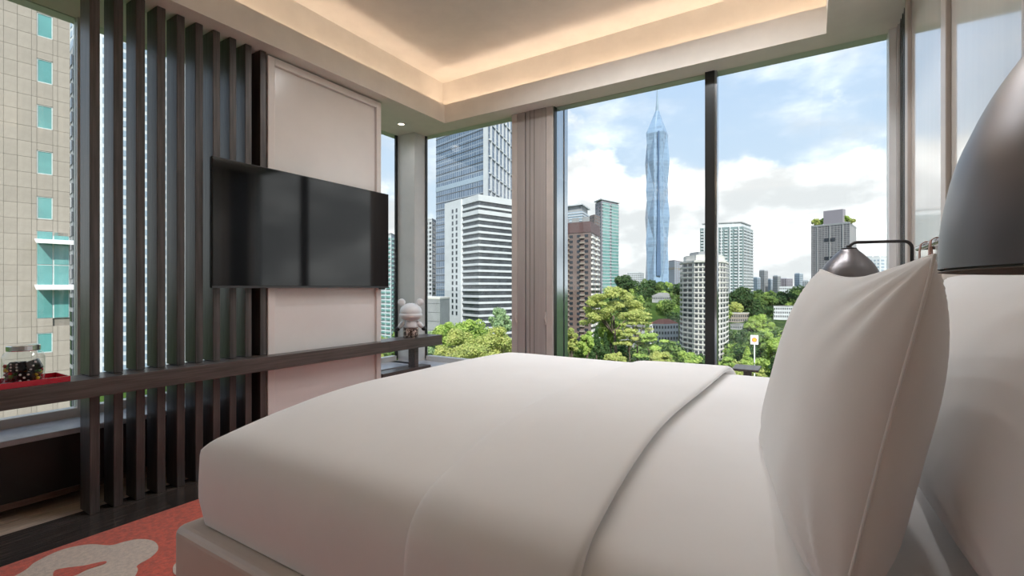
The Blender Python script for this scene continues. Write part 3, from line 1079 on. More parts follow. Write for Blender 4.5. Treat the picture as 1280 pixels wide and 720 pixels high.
# ---- buildings
def face_boxes(mb, A, B, cen, z0, z1, cols, rows, wx=0.6, wz=0.55, proud=0.12, cx=0.5, cz=0.5, skip=None):
    """window or panel boxes in a regular grid on the wall A-B, standing proud by a little"""
    A = np.array(A[:2]); B = np.array(B[:2])
    e = (B - A)
    L = np.linalg.norm(e)
    e = e / L
    n = np.array([e[1], -e[0]])
    if np.dot(n, (A + B) / 2 - np.array(cen[:2])) < 0:
        n = -n
    cw, ch = L / cols, (z1 - z0) / rows
    for i in range(cols):
        for j in range(rows):
            if skip and skip(i, j):
                continue
            s0 = (i + cx) * cw - wx * cw / 2
            s1 = s0 + wx * cw
            a0 = z0 + (j + cz) * ch - wz * ch / 2
            a1 = a0 + wz * ch
            p, q = A + e * s0, A + e * s1
            po, qo = p + n * proud, q + n * proud
            pi_, qi = p - n * 0.05, q - n * 0.05
            mb.quadbox([(*pi_, a0), (*qi, a0), (*qo, a0), (*po, a0), (*pi_, a1), (*qi, a1), (*qo, a1), (*po, a1)])
    return mb


class Bld:
    def __init__(s, name, label, l, c, r, ytop, m, z0=None, cat='building', top_z=None, group=None, uvw=False):
        L, C, R = (np.array(XY(*q)) for q in (l, c, r))
        s.L, s.C, s.R = L, C, R
        s.B = L + R - C
        s.cen = (L + R) / 2
        s.z1 = top_z if top_z is not None else ZZ(ytop, c[1])
        s.z0 = z0 if z0 is not None else ground(c[0], c[1]) - 4
        s.o = thing(name, label, cat, (float(s.cen[0]), float(s.cen[1]), s.z0), group)
        s.off = np.array([s.cen[0], s.cen[1], s.z0])
        pts = [s.L, s.C, s.R, s.B]
        ar = sum(pts[i][0] * pts[(i + 1) % 4][1] - pts[(i + 1) % 4][0] * pts[i][1] for i in range(4))
        if ar < 0:
            pts = pts[::-1]
        s.pts = pts
        s.wall = s.part('walls', MB().prism(pts, s.z0, s.z1), m)
        if uvw:
            me = s.wall.data
            uvl = me.uv_layers.new(name='UVMap')
            for poly in me.polygons:
                nrm = poly.normal
                for li in poly.loop_indices:
                    co = me.vertices[me.loops[li].vertex_index].co
                    if abs(nrm.z) > 0.5:
                        uvl.data[li].uv = (co.x, co.y)
                    else:
                        uvl.data[li].uv = (co.x * -nrm.y + co.y * nrm.x, co.z)

    def part(s, name, mb, m, parent=None, stuff=False, smooth=False):
        mb.v = [(a - s.off[0], b - s.off[1], c - s.off[2]) for a, b, c in mb.v]
        o = mb.build(name, m, parent or s.o, smooth=smooth)
        if stuff:
            o['kind'] = 'stuff'
        return o

    def grid(s, name, m, side, z0, z1, cols, rows, **kw):
        mb = MB()
        for sd in side:
            A, B = {'l': (s.L, s.C), 'r': (s.C, s.R)}[sd]
            L = cols if isinstance(cols, int) else cols[sd]
            face_boxes(mb, A, B, s.cen, z0, z1, L, rows, **kw)
        return s.part(name, mb, m, stuff=True)

    def band(s, name, m, z0, z1, proud=0.5):
        c = s.cen
        pts = [c + (p - c) * (1 + proud / np.linalg.norm(p - c)) for p in s.pts]
        return s.part(name, MB().prism(pts, z0, z1), m)


M['b_win'] = mat('dark_window_glass', (0.035, 0.042, 0.055), 0.15, var=0.3, scale=0.15, spec=0.5)
M['b_win2'] = mat('grey_window_glass', (0.06, 0.068, 0.08), 0.2, var=0.3, scale=0.3, spec=0.35)
M['b_blue'] = grid_mat('blue_tower_glass', (0.095, 0.145, 0.23), (0.26, 0.31, 0.38), 2.1, 4.0, 0.2, 0.22, 0.45)
M['b_white'] = mat('white_render', (0.56, 0.585, 0.62), 0.6, var=0.05, scale=0.2)
M['b_wcream'] = mat('cream_render', (0.66, 0.645, 0.615), 0.6, var=0.05, scale=0.2)
M['b_grey'] = mat('grey_render', (0.30, 0.31, 0.325), 0.6, var=0.08, scale=0.2)
M['b_brown'] = mat('brown_render', (0.17, 0.125, 0.115), 0.7, var=0.08, scale=0.2)
M['b_brown2'] = mat('maroon_render', (0.12, 0.07, 0.07), 0.7, var=0.08, scale=0.2)
M['b_teal'] = mat('teal_glass', (0.16, 0.32, 0.31), 0.2, var=0.12, scale=0.2, spec=0.8)
M['b_tan'] = mat('tan_render', (0.29, 0.255, 0.225), 0.7, var=0.08)
M['b_lilac'] = mat('lilac_grey_render', (0.27, 0.25, 0.29), 0.6, var=0.06)
M['b_brick'] = grid_mat('dark_panel_tower', (0.135, 0.135, 0.15), (0.30, 0.29, 0.30), 2.4, 1.6, 0.35, 0.22, 0.5)
M['b_green'] = mat('grey_green_glass', (0.16, 0.22, 0.23), 0.25, var=0.15, scale=0.2, spec=0.7)
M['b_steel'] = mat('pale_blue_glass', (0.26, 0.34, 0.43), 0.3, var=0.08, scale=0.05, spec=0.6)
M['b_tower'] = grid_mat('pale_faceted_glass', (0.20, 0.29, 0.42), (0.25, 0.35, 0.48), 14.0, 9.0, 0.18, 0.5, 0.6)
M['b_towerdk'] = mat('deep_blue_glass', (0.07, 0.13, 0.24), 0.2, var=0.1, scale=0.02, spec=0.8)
M['roof_red'] = mat('red_roof', (0.36, 0.12, 0.085), 0.8, var=0.2)
M['roof_grey'] = mat('grey_roof', (0.21, 0.21, 0.215), 0.7, var=0.1)
M['tile'] = mat('beige_facade_tile', (0.36, 0.315, 0.275), 0.55, var=0.05, scale=3, objvar=0.05)
M['tile_joint'] = mat('facade_joint', (0.22, 0.195, 0.17), 0.8)
M['teal_pane'] = mat('teal_window_pane', (0.12, 0.32, 0.32), 0.08, var=0.12, scale=0.6, spec=0.9)
M['sash'] = mat('white_sash', (0.55, 0.60, 0.60), 0.4)
M['asphalt'] = mat('road', (0.20, 0.20, 0.20), 0.9)

# -- beige tiled tower next door (left window)
ang = math.atan((1150 - 640) / 600)
e2 = FW * math.cos(ang) + RT * math.sin(ang)
n2 = RT * math.cos(ang) - FW * math.sin(ang)          # towards us
c2 = np.array(XY(87.5, 36.0))
tb = thing('tiled_tower', 'beige tiled tower with teal windows outside the left window', 'building', (float(c2[0]), float(c2[1]), -40.0))
tb.rotation_euler = (0, 0, math.atan2(e2[1], e2[0]))
# local frame: +x along the facade away from us, -y towards us
CW, RH, NC, PIT = 0.0, 0.0, 0, 0.0
def lx(px):
    """distance along the facade of a picture column (negative = left of the corner)"""
    d = FW + (px - 640) / 600 * RT
    A = np.array([[d[0], -e2[0]], [d[1], -e2[1]]])
    t, s = np.linalg.solve(A, c2)
    return s, t
def lz(py, px):
    return ZZ(py, lx(px)[1]) + 40.0
edges = [lx(p)[0] for p in (-66, -48.5, -31, -13.5, 4.2, 21.7, 39.2, 46, 66, 72, 87.5)]
MB().box(-16, 0.0, 0.12, 14, 0, 75).build('core', M['tile_joint'], tb)
me_t = MB().box(0, 1, -0.0, 0.125, 0, 1).mesh('tile', M['tile'])
zw = [(lz(b, 56), lz(a, 56)) for a, b in ((18, 47), (75, 104), (132, 161), (189, 218), (246, 274), (416, 441))]
pitch = (lz(18, 56) - lz(246, 56)) / 4.0
row = pitch / 3.0
zbase = zw[0][0]
zbay = (lz(398, 56), lz(289, 56))
k0 = int((lz(540, 40) - zbase) / row) - 1
k1 = int((lz(-90, 40) - zbase) / row) + 1
nt_ = 0
wcol = (edges[7], edges[8])
for ci in range(len(edges) - 1):
    xa, xb = edges[ci], edges[ci + 1]
    for kk in range(k0, k1):
        za, zb = zbase + kk * row, zbase + (kk + 1) * row
        mid = (za + zb) / 2
        if ci == 7:
            # the window column: leave out tiles where glazing sits
            segs = [(za, zb)]
            holes = [(a, b) for a, b in zw] + [zbay]
            for ha, hb in holes:
                ns = []
                for sa, sb_ in segs:
                    if hb <= sa or ha >= sb_:
                        ns.append((sa, sb_))
                    else:
                        if ha - sa > 0.05:
                            ns.append((sa, ha))
                        if sb_ - hb > 0.05:
                            ns.append((hb, sb_))
                segs = ns
        elif ci in (8, 9) and zbay[0] - 0.3 < mid < zbay[1] + 0.1:
            segs = []
        else:
            segs = [(za, zb)]
        for sa, sb_ in segs:
            inst('tile', me_t, tb, (xa + 0.008, 0, sa + 0.008), (xb - xa - 0.016, 1, sb_ - sa - 0.016))
            nt_ += 1
for a, b in zw:
    wd = MB()
    wd.box(wcol[0], wcol[1], 0.06, 0.11, a, b).build('window', M['teal_pane'], tb)
    q = MB()
    q.box(wcol[0], wcol[0] + 0.06, 0.03, 0.07, a, b); q.box(wcol[1] - 0.06, wcol[1], 0.03, 0.07, a, b)
    q.box(wcol[0], wcol[1], 0.03, 0.07, a, a + 0.06); q.box(wcol[0], wcol[1], 0.03, 0.07, b - 0.06, b)
    q.build('window_frame', M['sash'], tb)
# glazed bay with two white canopies
bx0, bx1 = edges[7] - 0.02, edges[-1] - 0.03
bz = [lz(398, 56), lz(360, 56), lz(331, 56), lz(303, 56), lz(289, 56)]
for i in range(4):
    for j in range(2):
        xa = bx0 + (bx1 - bx0) * j / 2
        xb = bx0 + (bx1 - bx0) * (j + 1) / 2
        MB().box(xa + 0.05, xb - 0.05, 0.0, 0.06, bz[i] + 0.04, bz[i + 1] - 0.04).build('bay_pane', M['teal_pane'], tb)
MB().box(bx0, bx1, 0.03, 0.13, bz[0], bz[-1]).build('bay_frame', M['sash'], tb)
for zz in (lz(357, 56), lz(300, 56)):
    cm_ = MB()
    cm_.quadbox([(bx0 - 0.1, -0.9, zz - 0.30), (bx1 + 0.75, -0.9, zz - 0.30), (bx1 + 0.3, 0.05, zz), (bx0 - 0.1, 0.05, zz),
                 (bx0 - 0.1, -0.9, zz - 0.22), (bx1 + 0.75, -0.9, zz - 0.22), (bx1 + 0.3, 0.05, zz + 0.08), (bx0 - 0.1, 0.05, zz + 0.08)])
    cm_.build('canopy', M['white'], tb)

b = Bld('blue_office_block', 'narrow dark blue office block seen past the beige tiled tower', (84, 78), (91, 74), (99.5, 90), 56, M['b_grey'], z0=-42)
b.grid('windows', M['b_win'], 'lr', b.z0, b.z1 - 1, {'l': 3, 'r': 5}, 36, wx=0.7, wz=0.68)
b.band('parapet', M['b_steel'], b.z1 - 0.2, b.z1 + 1.0, 0.2)
b = Bld('pale_block', 'pale high block just left of the dark slats', (84, 170), (99, 160), (270, 185), -120, M['b_white'], z0=-42)
b.grid('windows', M['b_steel'], 'lr', b.z0, b.z1 - 1, {'l': 4, 'r': 8}, 50, wx=0.6, wz=0.6)

# -- blue glass tower and striped white office block (narrow far window)
b = Bld('blue_glass_tower', 'tall blue glass office tower behind the striped white block', (545, 300), (611, 262), (650, 330), -90, M['b_blue'], z0=-42, uvw=True)
b.part('corner_strip', MB().prism([tuple(b.C + (b.L - b.C) / np.linalg.norm(b.L - b.C) * 3.4), tuple(b.C + (b.R - b.C) / np.linalg.norm(b.R - b.C) * 0.2 + np.array([0, -0.6])), tuple(b.C + np.array([0.1, -1.2])), tuple(b.C + (b.L - b.C) / np.linalg.norm(b.L - b.C) * 3.4 + np.array([-0.4, -1.0]))], b.z0, b.z1), M['b_white'])
b.grid('mullion', M['b_white'], 'r', b.z0, b.z1, 9, 1, wx=0.22, wz=1.0, proud=0.5)
b.grid('floor_line', M['b_white'], 'r', b.z0, b.z1, 1, 26, wx=1.0, wz=0.07, proud=0.5)
b.grid('floor_line', M['b_win2'], 'l', b.z0, b.z1, 1, 54, wx=1.0, wz=0.12, proud=0.08)
b.grid('plant_floor', M['b_steel'], 'l', ZZ(232, 280), ZZ(226, 280), 1, 1, wx=1.0, wz=1.0, proud=0.2)

b = Bld('striped_office_block', 'white office block with dark horizontal window bands', (559, 250), (599, 225), (700, 262), 243, M['b_win2'], z0=-34)
nb_ = 18
ztop = b.z1
fh = (ZZ(251, 225) - ZZ(393, 225)) / 17.6
cc = b.cen
pts = [cc + (p - cc) * (1 + 0.7 / np.linalg.norm(p - cc)) for p in b.pts]
for i in range(0, 24):
    za = ztop - 3.0 - i * fh if i else ztop - 3.0
    if za < b.z0 + 2:
        break
    hgt = 3.0 if i == 0 else (1.9 if i == 2 else 1.05)
    b.part('floor_band', MB().prism(pts, za, za + hgt), M['b_white'])
e_ = (b.C - b.L) / np.linalg.norm(b.C - b.L)
nn = np.array([e_[1], -e_[0]])
if np.dot(nn, b.L - b.cen) < 0:
    nn = -nn
wl_ = np.linalg.norm(b.C - b.L) * 0.52
p0 = b.L - e_ * 0.7
p1 = b.L + e_ * wl_
core = [p0 + nn * 1.1, p1 + nn * 1.1, p1 - nn * 3, p0 - nn * 3]
ar = sum(core[i][0] * core[(i + 1) % 4][1] - core[(i + 1) % 4][0] * core[i][1] for i in range(4))
b.part('stair_core', MB().prism(core if ar > 0 else core[::-1], b.z0, ztop + 0.02), M['b_white'])
mbw = MB()
for i in range(18):
    for sx in (0.50, 0.74):
        za = ztop - 6 - i * fh
        q0 = p0 + (p1 - p0) * (sx - 0.045) + nn * 1.05
        q1 = p0 + (p1 - p0) * (sx + 0.045) + nn * 1.05
        q2_, q3 = q1 + nn * 0.15, q0 + nn * 0.15
        mbw.quadbox([(*q0, za), (*q1, za), (*q2_, za), (*q3, za), (*q0, za + fh * 0.62), (*q1, za + fh * 0.62), (*q2_, za + fh * 0.62), (*q3, za + fh * 0.62)])
b.part('stair_windows', mbw, M['b_win'], stuff=True)

b = Bld('white_flats', 'slim white block of flats left of the blue glass tower', (524, 330), (540, 320), (549, 340), 274, M['b_white'], z0=-42)
b.grid('windows', M['b_win2'], 'lr', b.z0, b.z1 - 1, {'l': 4, 'r': 2}, 30, wx=0.62, wz=0.5)
b.band('roof_slab', M['b_white'], b.z1, b.z1 + 0.8, 0.4)
b = Bld('concrete_block', 'plain grey concrete block below the blue glass tower', (520, 215), (550, 205), (562, 222), 374, M['b_grey'], z0=-42)
b.band('parapet', M['b_wcream'], b.z1, b.z1 + 0.8, 0.2)
b.grid('panel_joint', M['b_win2'], 'l', b.z0, b.z1, 1, 10, wx=1, wz=0.03, proud=0.05)
b = Bld('teal_flats', 'white flats with teal balconies in the slit beside the wall panel', (470, 260), (489, 250), (502, 275), 293, M['b_white'], z0=-42)
b.grid('balcony', M['b_teal'], 'lr', b.z0, b.z1 - 1, {'l': 3, 'r': 2}, 30, wx=0.7, wz=0.42, proud=0.6)
b.band('roof_slab', M['b_grey'], b.z1, b.z1 + 0.8, 0.3)

# -- brown flats, teal tower and neighbours
b = Bld('brown_flats', 'brown block of flats with rows of small balconies', (700, 292), (738, 280), (749, 306), 277, M['b_brown'], z0=-42)
b.band('crown', M['b_brown2'], b.z1 - 6.0, b.z1 + 0.3, 0.35)
b.grid('windows', M['b_win'], 'l', b.z1 - 74, b.z1 - 6.5, 4, 22, wx=0.46, wz=0.52, proud=0.15)
b.grid('balconies', M['b_tan'], 'l', b.z1 - 74, b.z1 - 6.5, 2, 22, wx=0.30, wz=0.34, proud=0.9, cz=0.2)
b.grid('balconies', M['b_wcream'], 'r', b.z1 - 74, b.z1 - 6.5, 2, 22, wx=0.7, wz=0.40, proud=1.0, cz=0.25)
b.grid('windows', M['b_win'], 'r', b.z1 - 74, b.z1 - 6.5, 2, 22, wx=0.55, wz=0.45, proud=0.3, cz=0.7)
b.grid('roof_house', M['b_grey'], 'l', b.z1 + 0.3, b.z1 + 3, 3, 1, wx=0.6, wz=1.0, proud=-1.5)
b = Bld('teal_tower', 'slim teal and white residential tower behind the brown flats', (744, 470), (752, 455), (773.5, 475), 251, M['b_lilac'], z0=-30)
b.grid('glass_bay', M['b_teal'], 'r', b.z0, b.z1 - 1, 2, 1, wx=0.78, wz=1.0, proud=0.6)
b.grid('floor_slab', M['b_white'], 'r', b.z0, b.z1 - 1, 1, 36, wx=0.98, wz=0.16, proud=0.8)
b.grid('windows', M['b_win2'], 'l', b.z0, b.z1 - 1, 2, 36, wx=0.5, wz=0.5)
b.band('roof_slab', M['b_white'], b.z1 + 1.2, b.z1 + 2.2, 1.2)
b.band('roof_house', M['b_grey'], b.z1, b.z1 + 1.2, -1.5)
b = Bld('stepped_tower', 'pale tower with a flat roof canopy rising behind the brown flats', (702, 520), (728, 505), (738, 540), 264, M['b_steel'], z0=-30)
b.grid('floor_slab', M['b_white'], 'lr', b.z0, b.z1, 1, 40, wx=1.0, wz=0.3, proud=0.5)
b.band('roof_house', M['b_grey'], b.z1, b.z1 + 7, -4)
b.band('roof_canopy', M['b_white'], b.z1 + 7, b.z1 + 8.4, 0.0)
b = Bld('maroon_slab', 'narrow maroon slab block between brown flats and teal tower', (737, 420), (743, 412), (750, 425), 268, M['b_brown'], z0=-30)
b.grid('windows', M['b_win2'], 'lr', b.z0, b.z1 - 1, 2, 34, wx=0.5, wz=0.4)

# -- spired tower
t = 1300.0
txy = np.array(XY(821.5, t))
sp = thing('spired_tower', 'very tall faceted pale blue glass tower with a needle spire', 'tower', (float(txy[0]), float(txy[1]), -25.0))
sp.rotation_euler = (0, 0, YAW + 0.12 - math.atan((821.5 - 640) / 600))
def hz(py):
    return ZZ(py, t) + 25
rad = 29.0
lev = [(375, 29, 31), (356, 27, 33), (304, 33.5, 27.5), (272, 27.5, 33), (240, 33.5, 27), (203, 27, 33), (168, 33.0, 26)]
tm = MB()
nseg = 8
for py, ra, rb_ in lev:
    for k in range(nseg):
        a = 2 * PI * (k + 0.5) / nseg
        rr = ra if k % 2 == 0 else rb_
        tm.v.append((rr * math.cos(a), rr * math.sin(a), hz(py)))
for i in range(len(lev) - 1):
    for k in range(nseg):
        a0, a1, b0, b1 = i * nseg + k, i * nseg + (k + 1) % nseg, (i + 1) * nseg + k, (i + 1) * nseg + (k + 1) % nseg
        if (k + i) % 2:
            tm.f += [(a0, a1, b1), (a0, b1, b0)]
        else:
            tm.f += [(a0, a1, b0), (a1, b1, b0)]
base_i = (len(lev) - 1) * nseg
cidx = len(tm.v)
for k in range(nseg):
    a = 2 * PI * (k + 0.5) / nseg
    tm.v.append((5.0 * math.cos(a), 5.0 * math.sin(a), hz(139)))
for k in range(nseg):
    tm.f.append((base_i + k, base_i + (k + 1) % nseg, cidx + (k + 1) % nseg, cidx + k))
tm.f.append(tuple(cidx + k for k in range(nseg)))
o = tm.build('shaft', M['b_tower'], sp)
uvl = o.data.uv_layers.new(name='UVMap')
for poly in o.data.polygons:
    nrm = poly.normal
    for li in poly.loop_indices:
        co = o.data.vertices[o.data.loops[li].vertex_index].co
        uvl.data[li].uv = (co.x * -nrm.y + co.y * nrm.x, co.z)
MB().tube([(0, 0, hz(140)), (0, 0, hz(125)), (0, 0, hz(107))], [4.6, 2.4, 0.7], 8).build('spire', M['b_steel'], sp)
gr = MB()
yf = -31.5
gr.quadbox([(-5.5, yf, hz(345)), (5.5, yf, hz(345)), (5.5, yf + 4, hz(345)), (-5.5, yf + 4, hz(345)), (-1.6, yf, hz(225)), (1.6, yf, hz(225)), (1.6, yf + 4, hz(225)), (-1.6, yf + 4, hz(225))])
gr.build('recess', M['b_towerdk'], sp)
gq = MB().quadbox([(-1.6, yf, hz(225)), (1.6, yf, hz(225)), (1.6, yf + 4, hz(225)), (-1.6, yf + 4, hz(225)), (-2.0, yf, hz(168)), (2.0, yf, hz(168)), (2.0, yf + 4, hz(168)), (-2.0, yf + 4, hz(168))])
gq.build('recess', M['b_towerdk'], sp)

b = Bld('slab_flats', 'pale low slab block on the hilltop left of the spired tower', (784, 700), (799, 690), (805, 720), 340, M['b_white'], z0=-20)
b.grid('windows', M['b_win2'], 'lr', b.z0, b.z1 - 1, {'l': 6, 'r': 3}, 16, wx=0.55, wz=0.55)
b = Bld('grey_twin', 'grey block with a tan stripe right of the spired tower', (836, 900), (843, 880), (853, 930), 325, M['b_lilac'], z0=-20)
b.grid('windows', M['b_steel'], 'lr', b.z0, b.z1 - 2, 4, 22, wx=0.6, wz=0.6)
b.band('tan_stripe', M['b_tan'], ZZ(337, 880), ZZ(334, 880), 0.5)

# -- white curved flats around the mullion, grey-green tower behind
def curved_flats():
    t = 285.0
    prof = [(850, 300), (853.5, 287), (866, 277), (868, 275), (884, 270), (900, 273), (907, 282), (910.5, 296)]
    pts = [np.array(XY(*q)) for q in prof]
    cen_ = np.array(XY(881, 300))
    back = [np.array(XY(903, 316)), np.array(XY(857, 318))]
    z0, z1 = -46.0, ZZ(326, 275)
    o = thing('curved_flats', 'white curved block of flats with gridded windows behind the black mullion', 'building', (float(cen_[0]), float(cen_[1]), z0))
    off = np.array([cen_[0], cen_[1], z0])
    def put(name, mb, m_, stuff=False):
        mb.v = [(a - off[0], b_ - off[1], c_ - off[2]) for a, b_, c_ in mb.v]
        p = mb.build(name, m_, o)
        if stuff:
            p['kind'] = 'stuff'
    poly = pts + back
    put('walls', MB().prism(poly, z0, z1), M['b_wcream'])
    def shrink(k):
        return [cen_ + (p - cen_) * k for p in poly]
    put('crown', MB().prism(shrink(0.86), z1, ZZ(318, 275)), M['b_wcream'])
    put('crown_cap', MB().prism(shrink(0.62), ZZ(318, 275), ZZ(313, 275)), M['b_grey'])
    put('cornice', MB().prism(shrink(1.03), z1 - 0.9, z1 + 0.2), M['b_wcream'])
    win, slab, fin = MB(), MB(), MB()
    ncol = [1, 2, 0, 3, 3, 2, 1]
    for (a, b_), nc in zip(zip(pts[:-1], pts[1:]), ncol):
        if nc:
            face_boxes(win, a, b_, cen_, z0, z1 - 1, nc, 21, wx=0.68, wz=0.56, proud=0.1, cz=0.58)
        face_boxes(slab, a, b_, cen_, z0, z1 - 1, 1, 21, wx=1.0, wz=0.14, proud=0.3, cz=0.1)
    put('windows', win, M['b_win2'], True)
    put('balcony_slabs', slab, M['b_wcream'], True)
curved_flats()

b = Bld('green_tower', 'grey-green residential tower with white balconies behind the curved flats', (875, 470), (929, 455), (941.5, 485), 283, M['b_green'], z0=-40)
b.grid('balconies', M['b_white'], 'l', b.z0, b.z1 - 1, 9, 34, wx=0.62, wz=0.3, proud=0.9, cz=0.3)
b.grid('pier', M['b_white'], 'l', b.z0, b.z1, 5, 1, wx=0.12, wz=1.0, proud=1.1)
b.grid('balconies', M['b_white'], 'r', b.z0, b.z1 - 1, 3, 34, wx=0.7, wz=0.34, proud=0.9, cz=0.3)
b.band('roof_house', M['b_white'], b.z1, b.z1 + 4, -3)
b.band('roof_rim', M['b_grey'], b.z1 + 4, b.z1 + 5, -2)

# -- distant skyline blocks
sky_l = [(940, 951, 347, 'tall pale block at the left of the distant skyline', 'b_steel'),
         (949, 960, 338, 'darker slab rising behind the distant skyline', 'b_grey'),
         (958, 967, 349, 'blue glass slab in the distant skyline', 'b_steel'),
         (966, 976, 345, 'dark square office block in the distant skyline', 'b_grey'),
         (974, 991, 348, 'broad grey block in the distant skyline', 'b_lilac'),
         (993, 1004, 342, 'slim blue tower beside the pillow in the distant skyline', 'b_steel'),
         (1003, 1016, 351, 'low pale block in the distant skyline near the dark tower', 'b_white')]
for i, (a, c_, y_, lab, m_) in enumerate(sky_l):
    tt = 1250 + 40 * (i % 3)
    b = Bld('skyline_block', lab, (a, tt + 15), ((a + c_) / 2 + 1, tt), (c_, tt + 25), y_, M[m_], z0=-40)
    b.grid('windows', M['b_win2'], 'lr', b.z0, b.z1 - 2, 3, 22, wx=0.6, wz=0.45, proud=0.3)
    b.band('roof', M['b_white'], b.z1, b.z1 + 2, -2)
b = Bld('white_mall', 'low white building with sloping roof above the right hillside trees', (974, 640), (992, 630), (1020, 660), 358, M['b_white'], z0=-30)
b.grid('windows', M['b_win2'], 'lr', b.z0, b.z1 - 1, 8, 8, wx=0.5, wz=0.4)

# -- dark tower with roof garden, long pale building beside it
b = Bld('garden_tower', 'dark grey tower with a garden on its roof beside the far lamp', (1014, 420), (1062, 395), (1070.5, 430), 279, M['b_brick'], z0=-45, uvw=True)
b.grid('window_strip', M['b_win'], 'l', ZZ(302, 410), ZZ(298, 410), 1, 1, wx=0.28, wz=1.0, proud=0.3, cx=0.5)
b.grid('window_strip', M['b_win'], 'l', ZZ(325, 410), ZZ(321, 410), 1, 1, wx=0.28, wz=1.0, proud=0.3, cx=0.5)
b.grid('pier', M['b_grey'], 'l', b.z0, b.z1, 3, 1, wx=0.05, wz=1.0, proud=0.5)
b.band('parapet', M['b_grey'], b.z1 - 0.3, b.z1 + 1.2, 0.3)
b.grid('roof_house', M['b_lilac'], 'l', b.z1, b.z1 + 12.5, 1, 1, wx=0.5, wz=1.0, proud=-5, cx=0.58)
GT = b
b = Bld('arched_building', 'long pale building with a row of arches beside the dark tower', (1066, 520), (1100, 505), (1150, 540), 321, M['b_white'], z0=-45)
b.grid('windows', M['b_steel'], 'lr', b.z0, b.z1 - 2, {'l': 8, 'r': 8}, 22, wx=0.55, wz=0.5)
b.grid('roof_arch', M['b_white'], 'lr', b.z1, b.z1 + 1.5, 4, 1, wx=0.8, wz=1.0, proud=0.2)

# -- houses on the hillside
def house(name, label, pxa, pxb, ytop, ybot, t, m_, roofm, rows, cols, roof=True, t2=None):
    b = Bld(name, label, (pxa, t + 3), ((pxa + pxb) / 2, t), (pxb, t + 5), ytop, M[m_], z0=ZZ(ybot, t) - 6)
    b.grid('windows', M['b_win2'], 'lr', ZZ(ybot, t), b.z1 - 0.4, cols, rows, wx=0.55, wz=0.5)
    if roof:
        c = b.cen
        ptsr = [c + (p - c) * 1.06 for p in b.pts]
        mb = MB()
        n = 4
        mb.v = [(*p, b.z1) for p in ptsr] + [(*(c + (p - c) * 0.35), b.z1 + 3.2) for p in b.pts]
        mb.f = [(0, 1, 5, 4), (1, 2, 6, 5), (2, 3, 7, 6), (3, 0, 4, 7), (4, 5, 6, 7), (3, 2, 1, 0)]
        b.part('roof', mb, M[roofm])
    else:
        b.band('roof', M[roofm], b.z1, b.z1 + 0.6, 0.5)
    return b
house('red_roofed_house', 'white terrace house with a red roof among the trees', 812, 848, 405, 427, 330, 'b_white', 'roof_red', 3, 5)
house('grey_house', 'grey low house below the big yellow-green tree', 772, 806, 408, 432, 300, 'b_grey', 'roof_grey', 3, 5, False)
house('pavilion', 'grey hipped roof of a pavilion on the wooded hilltop', 815, 842, 370, 375, 470, 'b_grey', 'roof_grey', 1, 6)
house('tan_flats', 'small tan flats on the slope right of the curved flats', 909, 936, 392, 408, 420, 'b_tan', 'b_wcream', 3, 5, False)
house('lower_tan_flats', 'dark lower flats in the trees below the small tan flats', 913, 936, 406, 422, 395, 'b_grey', 'roof_grey', 3, 5, False)
house('white_terrace', 'white terrace flats among trees beside the pillow edge', 967, 1004, 383, 398, 430, 'b_white', 'roof_grey', 3, 8, False)

# -- sign on a pole
st = 200.0
q = P3(943, 458, st)
sg = thing('pole_sign', 'white square sign with an orange shell emblem on a tall pole', 'sign', (q.x, q.y, ground(943, st)))
sg.rotation_euler = (0, 0, YAW - math.atan((943 - 640) / 600))
zt = ZZ(419, st) - ground(943, st)
MB().tube([(0, 0.3, 0), (0, 0.3, zt - 3.6)], 0.28, 10).build('pole', M['white'], sg)
box_part('board', M['white'], sg, -1.5, 1.5, 0.0, 0.6, zt - 3.9, zt)
def fan(r, y, m_, nm):
    pts = [(-0.35 * r, -0.9 * r), (0.35 * r, -0.9 * r)]
    for k in range(13):
        a = math.radians(-25 + 230 * k / 12)
        rr = r * (0.93 + 0.07 * math.cos(k * PI))
        pts.append((rr * math.cos(a), rr * math.sin(a)))
    mb = MB()
    n = len(pts)
    mb.v = [(p[0], y, p[1] + zt - 1.95) for p in pts] + [(p[0], 0.02, p[1] + zt - 1.95) for p in pts]
    mb.f = [tuple(range(n)), tuple(range(2 * n - 1, n - 1, -1))] + [(i, n + i, n + (i + 1) % n, (i + 1) % n) for i in range(n)]
    mb.build(nm, m_, sg)
fan(1.0, -0.03, mat('emblem_red', (0.62, 0.05, 0.03), 0.5), 'emblem_outline')
fan(0.78, -0.06, mat('emblem_yellow', (0.85, 0.48, 0.03), 0.5), 'emblem')

# =================================================================== trees
LM = {
    'lime': leaf_mat('lime_leaves', (0.326, 0.430, 0.126), (0.535, 0.586, 0.185), (0.623, 0.601, 0.247), 0.25),
    'fresh': leaf_mat('fresh_leaves', (0.239, 0.397, 0.101), (0.425, 0.576, 0.151), (0.608, 0.691, 0.221), 0.25),
    'mid': leaf_mat('mid_leaves', (0.094, 0.184, 0.059), (0.180, 0.284, 0.086), (0.286, 0.374, 0.126), 0.2),
    'dark': leaf_mat('dark_leaves', (0.040, 0.092, 0.041), (0.077, 0.142, 0.055), (0.132, 0.201, 0.083), 0.2),
    'blue': leaf_mat('blue_green_leaves', (0.209, 0.351, 0.184), (0.362, 0.514, 0.273), (0.550, 0.681, 0.378), 0.3),
}
M['bark'] = mat('bark', (0.13, 0.10, 0.08), 0.9, var=0.3, scale=2, stretch=(3, 3, 0.4))
NPR = np.random.RandomState(11)

